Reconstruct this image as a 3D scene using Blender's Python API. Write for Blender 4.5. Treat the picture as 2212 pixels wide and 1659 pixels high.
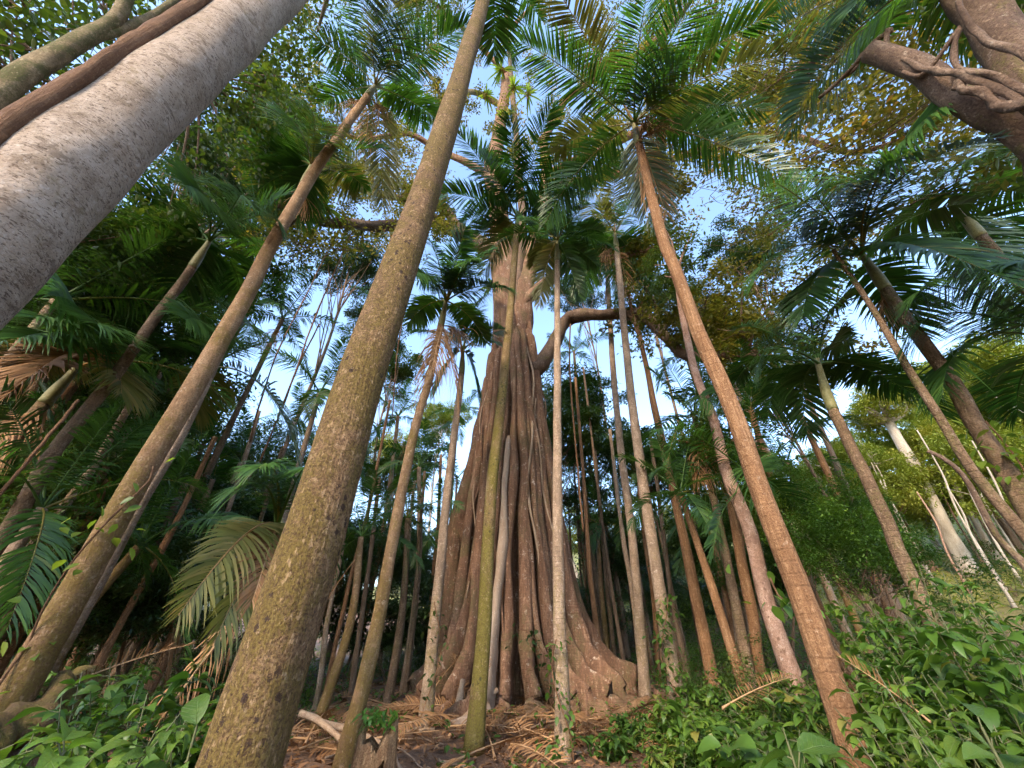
import bpy, math, random
import numpy as np
from mathutils import Vector, Matrix

for o in list(bpy.data.objects):
    bpy.data.objects.remove(o, do_unlink=True)
scene = bpy.context.scene
col = scene.collection
R = math.radians

# ------------------------------------------------------------------ camera, sky, sun, exposure
PITCH = R(33.0)
CAM = np.array([0.0, 0.0, 1.6])
FPX, CX, CY = 830.0, 1106.0, 829.5            # pixel frame 2212 x 1659
cd = bpy.data.cameras.new('camera')
cd.sensor_width = 36.0
cd.lens = FPX / 2212.0 * 36.0
cd.clip_start = 0.05
cd.clip_end = 2000.0
cam = bpy.data.objects.new('camera', cd)
cam.location = CAM
cam.rotation_euler = (R(90) + PITCH, 0, 0)
col.objects.link(cam)
scene.camera = cam

SUN_EL = R(36.0)
SUN_H = np.array([-0.45, -0.89]); SUN_H = SUN_H / np.linalg.norm(SUN_H)   # horizontal direction towards the sun
world = bpy.data.worlds.new('World'); scene.world = world
world.use_nodes = True
wn = world.node_tree
bg = wn.nodes['Background']
sky = wn.nodes.new('ShaderNodeTexSky')
sky.sky_type = 'NISHITA'
sky.sun_disc = False
sky.sun_elevation = SUN_EL
sky.sun_rotation = math.atan2(SUN_H[0], SUN_H[1])
sky.air_density = 1.0
sky.dust_density = 0.8
sky.ozone_density = 1.6
wn.links.new(sky.outputs[0], bg.inputs[0])
bg.inputs[1].default_value = 0.13
sl = bpy.data.lights.new('sun', 'SUN')
sl.energy = 1.25
sl.angle = R(10)
sl.color = (1.0, 0.83, 0.60)
so = bpy.data.objects.new('sun', sl)
sv = Vector((SUN_H[0] * math.cos(SUN_EL), SUN_H[1] * math.cos(SUN_EL), math.sin(SUN_EL)))
so.rotation_euler = sv.to_track_quat('Z', 'Y').to_euler()
so.location = (-30, -30, 40)
col.objects.link(so)

vs = scene.view_settings
scene.display_settings.display_device = 'sRGB'
vs.view_transform = 'Standard'
vs.look = 'None'
vs.gamma = 1.0
vs.use_curve_mapping = False
vs.exposure = 2.5
scene.render.engine = 'CYCLES'
cy = scene.cycles
cy.use_denoising = True
cy.use_adaptive_sampling = True
cy.adaptive_threshold = 0.04
cy.max_bounces = 5
cy.diffuse_bounces = 3
cy.glossy_bounces = 2
cy.transmission_bounces = 3
cy.transparent_max_bounces = 4
cy.caustics_reflective = False
cy.caustics_refractive = False

# ------------------------------------------------------------------ helpers
rng = np.random.default_rng(11)

def ray(px, py):
    a = (px - CX) / FPX
    b = (CY - py) / FPX
    return np.array([a, math.cos(PITCH) - math.sin(PITCH) * b, math.sin(PITCH) + math.cos(PITCH) * b])

def at(px, py, d):
    """point on a pixel's ray at horizontal distance d from the camera"""
    r = ray(px, py)
    return CAM + r * (d / math.hypot(r[0], r[1]))

def wob(x, y, f, s=0.0):
    return (np.sin(x * f + 1.3 + s) * np.cos(y * f * 0.9 - 0.7 + s) + 0.5 * np.sin(x * f * 2.1 - y * f * 1.7 + 2 + s))

def gz(x, y):
    """terrain height"""
    x = np.asarray(x, float); y = np.asarray(y, float)
    z = 0.07 * wob(x, y, 0.7) + 0.03 * wob(x, y, 2.3, 1.0)
    u = 0.8 * x + 0.6 * y - 20.0
    up = np.where(u > -12, 0.5 * (u + np.sqrt(u * u + 30.0)) - 1.0, 0.0)
    z = z + 0.27 * np.clip(up, 0, 400) * np.clip((u + 14) / 10, 0, 1)
    z = z + 0.8 * np.exp(-((x + 5.4) ** 2 + (y - 5.2) ** 2) / 4.0)   # bank at the foot of the vine palm
    lf = np.clip((-x - 14) / 60.0, 0, 1)           # far bank on the left
    z = z + 6.0 * lf * lf * np.clip((y + 10) / 40.0, 0, 1)
    return z

def mesh_np(name, V, F, rnd=None, smooth=False):
    """V (n,3); F list of arrays of equal-length faces"""
    me = bpy.data.meshes.new(name)
    if not isinstance(F, (list, tuple)):
        F = [F]
    F = [np.asarray(f, dtype=np.int32) for f in F if len(f)]
    nl = sum(f.size for f in F); nf = sum(len(f) for f in F)
    me.vertices.add(len(V)); me.vertices.foreach_set('co', np.asarray(V, dtype=np.float32).ravel())
    me.loops.add(nl); me.loops.foreach_set('vertex_index', np.concatenate([f.ravel() for f in F]))
    me.polygons.add(nf)
    tot = np.concatenate([np.full(len(f), f.shape[1], dtype=np.int32) for f in F])
    st = np.concatenate([[0], np.cumsum(tot)[:-1]]).astype(np.int32)
    me.polygons.foreach_set('loop_start', st)
    if smooth:
        me.polygons.foreach_set('use_smooth', np.ones(nf, dtype=bool))
    if rnd is not None:
        at_ = me.attributes.new('rnd', 'FLOAT', 'POINT')
        at_.data.foreach_set('value', np.asarray(rnd, dtype=np.float32))
    me.update(calc_edges=True)
    return me

class Build:
    """collects vertex/face arrays into one mesh"""
    def __init__(self):
        self.V = []; self.F = {}; self.r = []; self.n = 0
    def add(self, V, F, rnd=0.5):
        V = np.asarray(V, float)
        for f in (F if isinstance(F, list) else [F]):
            f = np.asarray(f)
            if len(f):
                self.F.setdefault(f.shape[1], []).append(f + self.n)
        self.V.append(V)
        self.r.append(np.broadcast_to(np.asarray(rnd, float), (len(V),)))
        self.n += len(V)
        return self
    def mesh(self, name, smooth=False):
        return mesh_np(name, np.concatenate(self.V), [np.concatenate(v) for v in self.F.values()], np.concatenate(self.r), smooth)

def norm(v):
    v = np.asarray(v, float)
    return v / np.maximum(np.linalg.norm(v, axis=-1, keepdims=True), 1e-9)

def spline(P, n):
    """Catmull-Rom through P, n samples spread by length"""
    P = np.asarray(P, float)
    if len(P) == 2:
        t = np.linspace(0, 1, n)[:, None]
        return P[0] * (1 - t) + P[1] * t
    Q = np.vstack([2 * P[0] - P[1], P, 2 * P[-1] - P[-2]])
    out = []
    for i in range(1, len(Q) - 2):
        t = np.linspace(0, 1, 14, endpoint=False)[:, None]
        a, b, c, d = Q[i - 1], Q[i], Q[i + 1], Q[i + 2]
        out.append(0.5 * (2 * b + (c - a) * t + (2 * a - 5 * b + 4 * c - d) * t ** 2 + (3 * b - a - 3 * c + d) * t ** 3))
    S = np.vstack(out + [P[-1:]])
    L = np.concatenate([[0], np.cumsum(np.linalg.norm(np.diff(S, axis=0), axis=1))])
    u = np.linspace(0, L[-1], n)
    return np.stack([np.interp(u, L, S[:, k]) for k in range(3)], 1)

def tube(path, rad, seg=8, lump=0.0, seed=0, cap=True, flat=None):
    path = np.asarray(path, float); n = len(path)
    rad = np.broadcast_to(np.asarray(rad, float), (n,))
    T = norm(np.gradient(path, axis=0))
    ref = np.array([0.0, 1.0, 0.0]) if abs(T[0][1]) < 0.9 else np.array([1.0, 0, 0])
    Ns = np.zeros_like(path); v = ref
    for i in range(n):
        v = v - T[i] * np.dot(v, T[i]); v = v / max(np.linalg.norm(v), 1e-9); Ns[i] = v
    B = np.cross(T, Ns)
    ph = np.linspace(0, 2 * math.pi, seg, endpoint=False)
    rr = rad[:, None] * np.ones(seg)[None]
    if lump:
        r_ = np.random.default_rng(seed); s = np.arange(n)[:, None]
        for k in range(4):
            f = r_.uniform(0.15, 1.3); m = r_.integers(1, 4); p = r_.uniform(0, 6.28, 2)
            rr = rr * (1 + lump * 0.5 * np.sin(f * s + p[0] + m * ph[None] + p[1]))
    V = path[:, None] + rr[..., None] * (np.cos(ph)[None, :, None] * Ns[:, None] + np.sin(ph)[None, :, None] * B[:, None])
    V = V.reshape(-1, 3)
    i = np.arange(n - 1)[:, None] * seg; j = np.arange(seg)[None]; j2 = (j + 1) % seg
    F = np.stack([i + j, i + j2, i + seg + j2, i + seg + j], -1).reshape(-1, 4)
    Fs = [F]
    if cap:
        c = len(V)
        V = np.vstack([V, path[:1], path[-1:]])
        jj = np.arange(seg)
        Fs.append(np.vstack([np.stack([np.full(seg, c), (jj + 1) % seg, jj], 1),
                             np.stack([np.full(seg, c + 1), (n - 1) * seg + jj, (n - 1) * seg + (jj + 1) % seg], 1)]))
    return V, Fs

def thing(name, label, cat, loc=(0, 0, 0), group=None):
    o = bpy.data.objects.new(name, None)
    o.empty_display_size = 0.2
    o.location = loc
    col.objects.link(o)
    o['label'] = label; o['category'] = cat
    if group: o['group'] = group
    return o

def part(name, me, mat, parent=None, loc=None):
    if mat is not None and not me.materials:
        me.materials.append(mat)
    o = bpy.data.objects.new(name, me)
    col.objects.link(o)
    if parent is not None: o.parent = parent
    if loc is not None: o.location = loc
    return o

def tag(o, label, cat, group=None, kind=None):
    o['label'] = label; o['category'] = cat
    if group: o['group'] = group
    if kind: o['kind'] = kind
    return o

# ------------------------------------------------------------------ materials
class NT:
    def __init__(self, name):
        self.m = bpy.data.materials.new(name); self.m.use_nodes = True
        self.t = self.m.node_tree; self.t.nodes.clear()
        self.out = self.t.nodes.new('ShaderNodeOutputMaterial')
    def n(self, typ, **kw):
        nd = self.t.nodes.new('ShaderNode' + typ)
        for k, v in kw.items():
            if k.startswith('_'):
                setattr(nd, k[1:], v)
            else:
                key = int(k[1:]) if k[0] == 'i' and k[1:].isdigit() else k.replace('__', ' ')
                if hasattr(v, 'is_output'): self.t.links.new(v, nd.inputs[key])
                else: nd.inputs[key].default_value = v
        return nd
    def ramp(self, fac, stops, interp='LINEAR'):
        nd = self.t.nodes.new('ShaderNodeValToRGB'); e = nd.color_ramp.elements
        nd.color_ramp.interpolation = interp
        while len(e) < len(stops): e.new(0.5)
        for el, (p, c) in zip(e, stops):
            el.position = p
            el.color = (c, c, c, 1) if isinstance(c, (int, float)) else (*c, 1)
        self.t.links.new(fac, nd.inputs[0])
        return nd.outputs[0]
    def mix(self, fac, a, b, blend='MIX'):
        nd = self.t.nodes.new('ShaderNodeMix'); nd.data_type = 'RGBA'; nd.blend_type = blend
        for s, v in ((0, fac), (6, a), (7, b)):
            if hasattr(v, 'is_output'): self.t.links.new(v, nd.inputs[s])
            else: nd.inputs[s].default_value = v if s == 0 else (*v, 1)
        return nd.outputs[2]
    def coords(self, scale=(1, 1, 1)):
        tc = self.n('TexCoord')
        mp = self.n('Mapping', Vector=tc.outputs['Object'], Scale=scale)
        return mp.outputs[0]
    def noise(self, vec, scale, detail=4, rough=0.6, dist=0.0):
        return self.n('TexNoise', Vector=vec, Scale=scale, Detail=detail, Roughness=rough, Distortion=dist).outputs[0]
    def done(self, shader):
        self.t.links.new(shader, self.out.inputs[0]); return self.m

def leaf_mat(name, dark, mid, light, trans=0.35, rough=0.42, spec=0.5, tcol=None, accent=None, vary=0.25, veins=False):
    k = NT(name)
    a = k.n('Attribute', _attribute_name='rnd').outputs['Fac']
    oi = k.n('ObjectInfo').outputs['Random']
    f = k.n('Math', _operation='MULTIPLY_ADD', i0=oi, i1=vary, i2=-vary / 2)
    f2 = k.n('Math', _operation='ADD', i0=f.outputs[0], i1=a, _use_clamp=True)
    stops = [(0.0, dark), (0.5, mid), (0.9, light)]
    if accent: stops.append((0.985, accent))
    c = k.ramp(f2.outputs[0], stops)
    ns = k.noise(k.coords(), 9.0, 2)
    c = k.mix(k.ramp(ns, [(0.3, 0.0), (0.75, 0.55)]), c, k.mix(1.0, c, (1.25, 1.12, 0.75), 'MULTIPLY'))
    p = k.n('BsdfPrincipled', Base__Color=c, Roughness=rough)
    p.inputs['Specular IOR Level'].default_value = spec
    if veins:                                        # midrib and side veins in the leaf's own frame
        sx = k.n('SeparateXYZ', Vector=k.n('TexCoord').outputs['Object'])
        ay = k.n('Math', _operation='ABSOLUTE', i0=sx.outputs[1]).outputs[0]
        u = k.n('Math', _operation='MULTIPLY_ADD', i0=ay, i1=-0.75, i2=sx.outputs[0]).outputs[0]
        sw = k.n('Math', _operation='PINGPONG', i0=u, i1=0.055).outputs[0]
        vn = k.ramp(k.n('Math', _operation='MINIMUM', i0=k.n('Math', _operation='MULTIPLY', i0=sw, i1=1.3).outputs[0], i1=ay).outputs[0], [(0.0, 1.0), (0.011, 0.0)])
        blot = k.ramp(k.noise(k.coords(), 5.0, 5, 0.7), [(0.45, 0.0), (0.7, 0.45)])
        c2 = k.mix(blot, c, k.mix(1.0, c, (1.7, 1.25, 0.8), 'MULTIPLY'))
        c2 = k.mix(k.n('Math', _operation='MULTIPLY', i0=vn, i1=0.4).outputs[0], c2, (0.16, 0.22, 0.07))
        bp = k.n('Bump', Strength=0.5, Distance=0.01, Height=k.n('Math', _operation='SUBTRACT', i0=k.noise(k.coords(), 14, 3), i1=vn).outputs[0])
        k.t.links.new(c2, p.inputs['Base Color']); k.t.links.new(bp.outputs[0], p.inputs['Normal'])
    tc = k.mix(1.0, c, tcol or (1.5, 1.6, 0.7), 'MULTIPLY')
    t = k.n('BsdfTranslucent', Color=tc)
    m = k.n('MixShader', Fac=trans, i1=p.outputs[0], i2=t.outputs[0])
    return k.done(m.outputs[0])

def bark_mat(name, dark, mid, light, scale=6.0, stretch=0.25, bump=0.6, moss=None, moss_amt=0.5, lichen=None, lichen_amt=0.6,
             spots=None, rings=0.0, ring_scale=9.0, streak=None, rough=0.9, horiz=None, moss_low=0.0, grain=0.75):
    """bark: mottled base, fibrous or horizontal streaks, leaf-scar rings, moss, lichen blotches, dark warts"""
    k = NT(name)
    co = k.coords()
    cs = k.coords((1, 1, stretch))
    n1 = k.noise(cs, scale, 8, 0.68, 0.4)
    n2 = k.noise(co, scale * 0.28, 4, 0.6, 0.6)
    c = k.ramp(n1, [(0.28, dark), (0.5, mid), (0.72, light)])
    c = k.mix(k.ramp(n2, [(0.35, 0.0), (0.7, 0.5)]), c, dark)
    h = n1
    if streak is not None:
        n3 = k.noise(k.coords((1, 1, 0.07)), scale * 6, 4, 0.7)
        c = k.mix(k.ramp(n3, [(0.42, 0.75), (0.58, 0.0)]), c, streak)
        h = k.n('Math', _operation='ADD', i0=h, i1=n3).outputs[0]
    if horiz is not None:
        n4 = k.noise(k.coords((1, 1, 2.6)), scale * 4.0, 5, 0.7, 0.8)
        c = k.mix(k.ramp(n4, [(0.55, 0.0), (0.585, 0.9)]), c, horiz)
        n5 = k.noise(k.coords((1, 1, 2.0)), scale * 0.5, 5, 0.7, 0.5)
        c = k.mix(k.ramp(n5, [(0.585, 0.0), (0.615, 0.55)]), c, horiz)
        h = k.n('Math', _operation='SUBTRACT', i0=h, i1=n4).outputs[0]
    if rings:
        w = k.n('TexWave', _wave_type='BANDS', _bands_direction='Z', Vector=co, Scale=ring_scale / 6.283, Distortion=2.6, Detail=3.0)
        w.inputs['Detail Scale'].default_value = 1.2
        rg = k.ramp(w.outputs['Fac'], [(0.0, 1.0), (0.16, 0.0)])
        rg = k.n('Math', _operation='MULTIPLY', i0=rg, i1=k.ramp(k.noise(co, 1.7, 3), [(0.4, 0.1), (0.62, 1.0)])).outputs[0]
        c = k.mix(k.n('Math', _operation='MULTIPLY', i0=rg, i1=rings).outputs[0], c, dark)
        h = k.n('Math', _operation='MULTIPLY_ADD', i0=rg, i1=-0.7 * rings, i2=h).outputs[0]
    if lichen is not None:
        v = k.noise(co, scale * 1.9, 5, 0.75, 0.2)
        c = k.mix(k.ramp(v, [(0.60, 0.0), (0.66, lichen_amt)]), c, lichen)
    if moss is not None:
        mn = k.noise(co, scale * 0.36, 7, 0.72, 0.5)
        if moss_low:
            sx = k.n('SeparateXYZ', Vector=k.n('TexCoord').outputs['Object'])
            g = k.n('MapRange', Value=sx.outputs[2], i1=0.0, i2=moss_low, i3=0.1, i4=-0.12)
            mn = k.n('Math', _operation='ADD', i0=mn, i1=g.outputs[0]).outputs[0]
        fine = k.noise(co, scale * 7, 3)
        mf = k.n('Math', _operation='MULTIPLY_ADD', i0=fine, i1=0.35, i2=mn).outputs[0]
        c = k.mix(k.ramp(mf, [(0.80 - 0.28 * moss_amt, 0.0), (0.95 - 0.28 * moss_amt, 0.85)]), c, moss)
    if spots is not None:
        v = k.n('TexVoronoi', Vector=k.coords((1, 1, 0.8)), Scale=scale * 2.3, Randomness=1.0)
        d = k.n('Math', _operation='ADD', i0=v.outputs['Distance'], i1=k.ramp(k.noise(co, scale * 14, 2), [(0.3, 0.0), (0.7, 0.25)])).outputs[0]
        big = k.ramp(k.noise(co, scale * 0.5, 3), [(0.44, 0.4), (0.56, 0.0)])
        sm = k.n('Math', _operation='ADD', i0=d, i1=big).outputs[0]
        c = k.mix(k.ramp(sm, [(0.36, 0.92), (0.44, 0.0)]), c, spots)
    fine = k.noise(co, scale * 9, 4, 0.7)
    c = k.mix(k.ramp(fine, [(0.36, grain), (0.56, 0.0)]), c, dark)
    fl2 = k.noise(k.coords((1, 1, 0.6)), scale * 4.5, 3, 0.6)
    c = k.mix(k.ramp(fl2, [(0.60, 0.0), (0.68, 0.45)]), c, light)
    hh = k.n('Math', _operation='MULTIPLY_ADD', i0=fine, i1=0.8, i2=h).outputs[0]
    b = k.n('Bump', Strength=min(1.0, bump * 1.3), Distance=0.035, Height=hh)
    p = k.n('BsdfPrincipled', Base__Color=c, Roughness=rough, Normal=b.outputs[0])
    p.inputs['Specular IOR Level'].default_value = 0.2
    return k.done(p.outputs[0])

M = {}
M['palm_near'] = bark_mat('palm_bark_near', (0.07, 0.038, 0.018), (0.30, 0.18, 0.095), (0.50, 0.33, 0.19), 8, 0.35, 1.0,
                          moss=(0.15, 0.105, 0.022), moss_amt=0.85, spots=(0.03, 0.017, 0.015), streak=(0.2, 0.12, 0.06), lichen=(0.54, 0.40, 0.27), lichen_amt=0.55, grain=0.95)
M['palm_moss'] = bark_mat('palm_bark_moss', (0.12, 0.065, 0.032), (0.32, 0.19, 0.10), (0.48, 0.32, 0.19), 5, 0.4, 0.9,
                          moss=(0.17, 0.115, 0.025), moss_amt=0.6, lichen=(0.56, 0.45, 0.34), lichen_amt=0.6, rings=0.25, moss_low=8.0)
M['palm_olive'] = bark_mat('palm_bark_olive', (0.09, 0.055, 0.022), (0.25, 0.165, 0.08), (0.38, 0.27, 0.15), 5, 0.4, 0.9,
                           moss=(0.15, 0.125, 0.02), moss_amt=0.85, lichen=(0.5, 0.42, 0.28), lichen_amt=0.7, spots=(0.05, 0.05, 0.02), rings=0.2, moss_low=10.0)
M['palm_brown'] = bark_mat('palm_bark_brown', (0.13, 0.062, 0.03), (0.34, 0.18, 0.088), (0.48, 0.29, 0.16), 6, 0.22, 0.9,
                           lichen=(0.56, 0.42, 0.30), lichen_amt=0.4, rings=0.3, ring_scale=17.0, streak=(0.17, 0.085, 0.04))
M['palm_grey'] = bark_mat('palm_bark_grey', (0.13, 0.088, 0.06), (0.34, 0.235, 0.16), (0.52, 0.39, 0.29), 5, 0.5, 0.8,
                          lichen=(0.58, 0.47, 0.38), lichen_amt=0.6, rings=0.4, ring_scale=24.0, moss=(0.22, 0.16, 0.05), moss_amt=0.35, moss_low=6.0)
M['palm_dark'] = bark_mat('palm_bark_dark', (0.07, 0.042, 0.026), (0.2, 0.125, 0.075), (0.34, 0.23, 0.15), 5, 0.5, 0.8,
                          lichen=(0.42, 0.34, 0.26), lichen_amt=0.4, rings=0.4, ring_scale=22.0, moss=(0.11, 0.10, 0.03), moss_amt=0.45)
M['pink_bark'] = bark_mat('mottled_pink_bark', (0.17, 0.09, 0.06), (0.40, 0.24, 0.17), (0.56, 0.39, 0.30), 5, 0.7, 0.7,
                          lichen=(0.62, 0.5, 0.42), lichen_amt=0.7, spots=(0.16, 0.09, 0.06))
M['grey_bark'] = bark_mat('pale_grey_bark', (0.21, 0.15, 0.105), (0.42, 0.325, 0.25), (0.54, 0.435, 0.355), 5, 0.8, 0.6,
                          horiz=(0.10, 0.065, 0.045), lichen=(0.60, 0.52, 0.46), lichen_amt=0.4, moss=(0.24, 0.18, 0.10), moss_amt=0.2, grain=0.2)
M['fig_bark'] = bark_mat('fig_bark', (0.10, 0.052, 0.032), (0.27, 0.145, 0.085), (0.44, 0.27, 0.17), 2.8, 0.3, 0.9,
                         lichen=(0.58, 0.46, 0.36), lichen_amt=0.75, rings=0.45, ring_scale=26.0, streak=(0.13, 0.068, 0.042), moss=(0.13, 0.10, 0.045), moss_amt=0.45, grain=0.55)
M['fig_pale'] = bark_mat('fig_bark_pale', (0.22, 0.145, 0.10), (0.38, 0.27, 0.195), (0.48, 0.37, 0.285), 5, 0.2, 0.5,
                         lichen=(0.62, 0.54, 0.47), lichen_amt=0.5, grain=0.3, streak=(0.3, 0.22, 0.16))
M['limb_bark_shaded'] = bark_mat('limb_bark_shaded', (0.05, 0.03, 0.02), (0.14, 0.088, 0.06), (0.26, 0.18, 0.125), 4, 0.4, 0.6,  # bark darkened so the tangled limb's backlit shade is in its colour
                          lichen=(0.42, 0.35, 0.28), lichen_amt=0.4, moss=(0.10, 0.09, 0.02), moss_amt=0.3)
M['liana_bark'] = bark_mat('liana_bark', (0.12, 0.06, 0.03), (0.26, 0.14, 0.075), (0.38, 0.22, 0.12), 9, 0.6, 0.8, rings=0.4, ring_scale=12.0, streak=(0.14, 0.07, 0.04))
M['moss_limb'] = bark_mat('mossy_limb_bark', (0.10, 0.07, 0.035), (0.28, 0.2, 0.11), (0.45, 0.34, 0.2), 6, 0.6, 0.8,
                          moss=(0.07, 0.08, 0.015), moss_amt=0.7)
M['tree_bark'] = bark_mat('tree_bark', (0.09, 0.055, 0.035), (0.2, 0.13, 0.085), (0.3, 0.21, 0.14), 5, 0.3, 0.6, lichen=(0.36, 0.3, 0.23), lichen_amt=0.4)
M['white_bark'] = bark_mat('white_bark', (0.26, 0.21, 0.16), (0.42, 0.36, 0.30), (0.52, 0.46, 0.39), 3, 0.3, 0.4, lichen=(0.4, 0.34, 0.27), lichen_amt=0.4)
M['log_moss'] = bark_mat('log_moss', (0.09, 0.055, 0.03), (0.2, 0.12, 0.06), (0.32, 0.2, 0.1), 6, 0.6, 0.9, moss=(0.13, 0.11, 0.02), moss_amt=0.8)
M['rotten'] = bark_mat('rotten_wood', (0.10, 0.05, 0.025), (0.42, 0.25, 0.12), (0.55, 0.36, 0.2), 6, 0.15, 0.9, streak=(0.2, 0.1, 0.05))
M['dry_wood'] = bark_mat('dry_wood', (0.22, 0.14, 0.09), (0.42, 0.29, 0.19), (0.55, 0.42, 0.30), 9, 0.3, 0.5)
M['shaft'] = bark_mat('crown_shaft_green', (0.10, 0.10, 0.035), (0.22, 0.2, 0.09), (0.34, 0.28, 0.15), 4, 0.1, 0.15, rough=0.5)

M['frond'] = leaf_mat('palm_frond', (0.018, 0.05, 0.01), (0.036, 0.095, 0.016), (0.075, 0.155, 0.026), 0.4, 0.38, 0.5, accent=(0.19, 0.16, 0.04))
M['frond_dark'] = leaf_mat('palm_frond_dark', (0.018, 0.046, 0.012), (0.034, 0.085, 0.018), (0.065, 0.125, 0.028), 0.35, 0.48, 0.35)
M['frond_olive'] = leaf_mat('palm_frond_olive', (0.07, 0.08, 0.02), (0.14, 0.14, 0.04), (0.24, 0.18, 0.07), 0.3, 0.45, 0.4, accent=(0.34, 0.2, 0.09))
M['frond_grey'] = leaf_mat('palm_frond_silver_underside', (0.05, 0.085, 0.05), (0.09, 0.14, 0.085), (0.15, 0.2, 0.13), 0.2, 0.4, 0.5)
M['frond_dead'] = leaf_mat('palm_frond_dead', (0.12, 0.06, 0.028), (0.25, 0.135, 0.065), (0.38, 0.24, 0.14), 0.2, 0.7, 0.2, tcol=(1.2, 1.0, 0.8))
M['fig_leaf'] = leaf_mat('fig_leaf', (0.05, 0.068, 0.014), (0.105, 0.112, 0.022), (0.19, 0.16, 0.04), 0.45, 0.42, 0.45, accent=(0.24, 0.14, 0.05), tcol=(1.5, 1.4, 0.65))
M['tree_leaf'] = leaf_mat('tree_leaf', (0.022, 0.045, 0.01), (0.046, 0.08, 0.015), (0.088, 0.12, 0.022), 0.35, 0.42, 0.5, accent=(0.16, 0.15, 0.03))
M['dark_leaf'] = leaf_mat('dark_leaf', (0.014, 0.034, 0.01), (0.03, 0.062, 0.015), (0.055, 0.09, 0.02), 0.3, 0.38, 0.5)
M['hill_leaf_sunlit'] = leaf_mat('hill_leaf_sunlit', (0.10, 0.14, 0.024), (0.17, 0.205, 0.034), (0.26, 0.265, 0.05), 0.35, 0.5, 0.4, accent=(0.26, 0.22, 0.06), vary=0.5)  # yellow-green foliage, brightened further so direct sunlight sits in the colour
M['shrub_leaf'] = leaf_mat('shrub_leaf', (0.034, 0.078, 0.013), (0.068, 0.138, 0.02), (0.125, 0.195, 0.03), 0.38, 0.45, 0.4, accent=(0.18, 0.17, 0.04), vary=0.7)
M['fresh_leaf'] = leaf_mat('fresh_leaf', (0.06, 0.15, 0.025), (0.10, 0.21, 0.035), (0.16, 0.26, 0.05), 0.4, 0.35, 0.5)
M['near_leaf'] = leaf_mat('near_leaf', (0.034, 0.078, 0.013), (0.062, 0.125, 0.018), (0.105, 0.168, 0.026), 0.35, 0.45, 0.4, vary=0.7, veins=True)
M['near_fresh'] = leaf_mat('near_fresh', (0.06, 0.14, 0.025), (0.09, 0.185, 0.03), (0.14, 0.23, 0.045), 0.4, 0.4, 0.45, vary=0.4, veins=True)
M['litter'] = leaf_mat('litter_leaf', (0.09, 0.045, 0.022), (0.24, 0.12, 0.06), (0.38, 0.23, 0.13), 0.08, 0.8, 0.15, tcol=(1, 1, 1))
M['fern'] = leaf_mat('fern_leaf', (0.05, 0.10, 0.015), (0.10, 0.16, 0.022), (0.17, 0.21, 0.04), 0.45, 0.4, 0.4)

def ground_material():
    k = NT('forest_floor')
    co = k.coords()
    n1 = k.noise(co, 3.0, 8, 0.7, 0.5); n2 = k.noise(co, 0.35, 4, 0.6); n3 = k.noise(co, 22, 4, 0.7)
    c = k.ramp(n1, [(0.3, (0.07, 0.036, 0.02)), (0.5, (0.2, 0.105, 0.055)), (0.7, (0.33, 0.195, 0.11))])
    c = k.mix(k.ramp(n3, [(0.4, 0.5), (0.6, 0.0)]), c, (0.05, 0.03, 0.018))
    sx = k.n('SeparateXYZ', Vector=k.n('TexCoord').outputs['Object'])
    hx = k.n('Math', _operation='MULTIPLY_ADD', i0=sx.outputs[0], i1=0.8, i2=k.n('Math', _operation='MULTIPLY', i0=sx.outputs[1], i1=0.45).outputs[0])
    g = k.n('MapRange', Value=hx.outputs[0], i1=20.0, i2=30.0).outputs[0]      # grass on the right-hand hillside
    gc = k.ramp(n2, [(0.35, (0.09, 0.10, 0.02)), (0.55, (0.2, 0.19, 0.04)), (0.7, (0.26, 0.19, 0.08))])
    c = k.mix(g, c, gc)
    b = k.n('Bump', Strength=0.8, Distance=0.06, Height=k.n('Math', _operation='ADD', i0=n1, i1=n3).outputs[0])
    p = k.n('BsdfPrincipled', Base__Color=c, Roughness=0.95, Normal=b.outputs[0])
    return k.done(p.outputs[0])
M['ground'] = ground_material()

# ------------------------------------------------------------------ ground: one sheet, valley floor, hillside right
def build_ground():
    n = 260
    u = np.linspace(-1, 1, n)
    g = np.sinh(u * 4.6) / np.sinh(4.6) * 420.0
    X, Y = np.meshgrid(g, g + 12.0 * (1 - np.abs(u)), indexing='xy')
    X = np.broadcast_to(g[None, :], (n, n)); Y = np.broadcast_to((g + 10.0 * (1 - np.abs(u)))[:, None], (n, n))
    V = np.stack([X, Y, gz(X, Y)], -1).reshape(-1, 3)
    i = np.arange(n - 1)[:, None] * n + np.arange(n - 1)[None]
    F = np.stack([i, i + 1, i + n + 1, i + n], -1).reshape(-1, 4)
    o = part('ground', mesh_np('ground', V, F, smooth=True), M['ground'])
    o['kind'] = 'structure'; o['label'] = 'forest floor of brown litter rising into a hillside'
build_ground()

# ------------------------------------------------------------------ fronds
UP = np.array([0.0, 0.0, 1.0])

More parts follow.
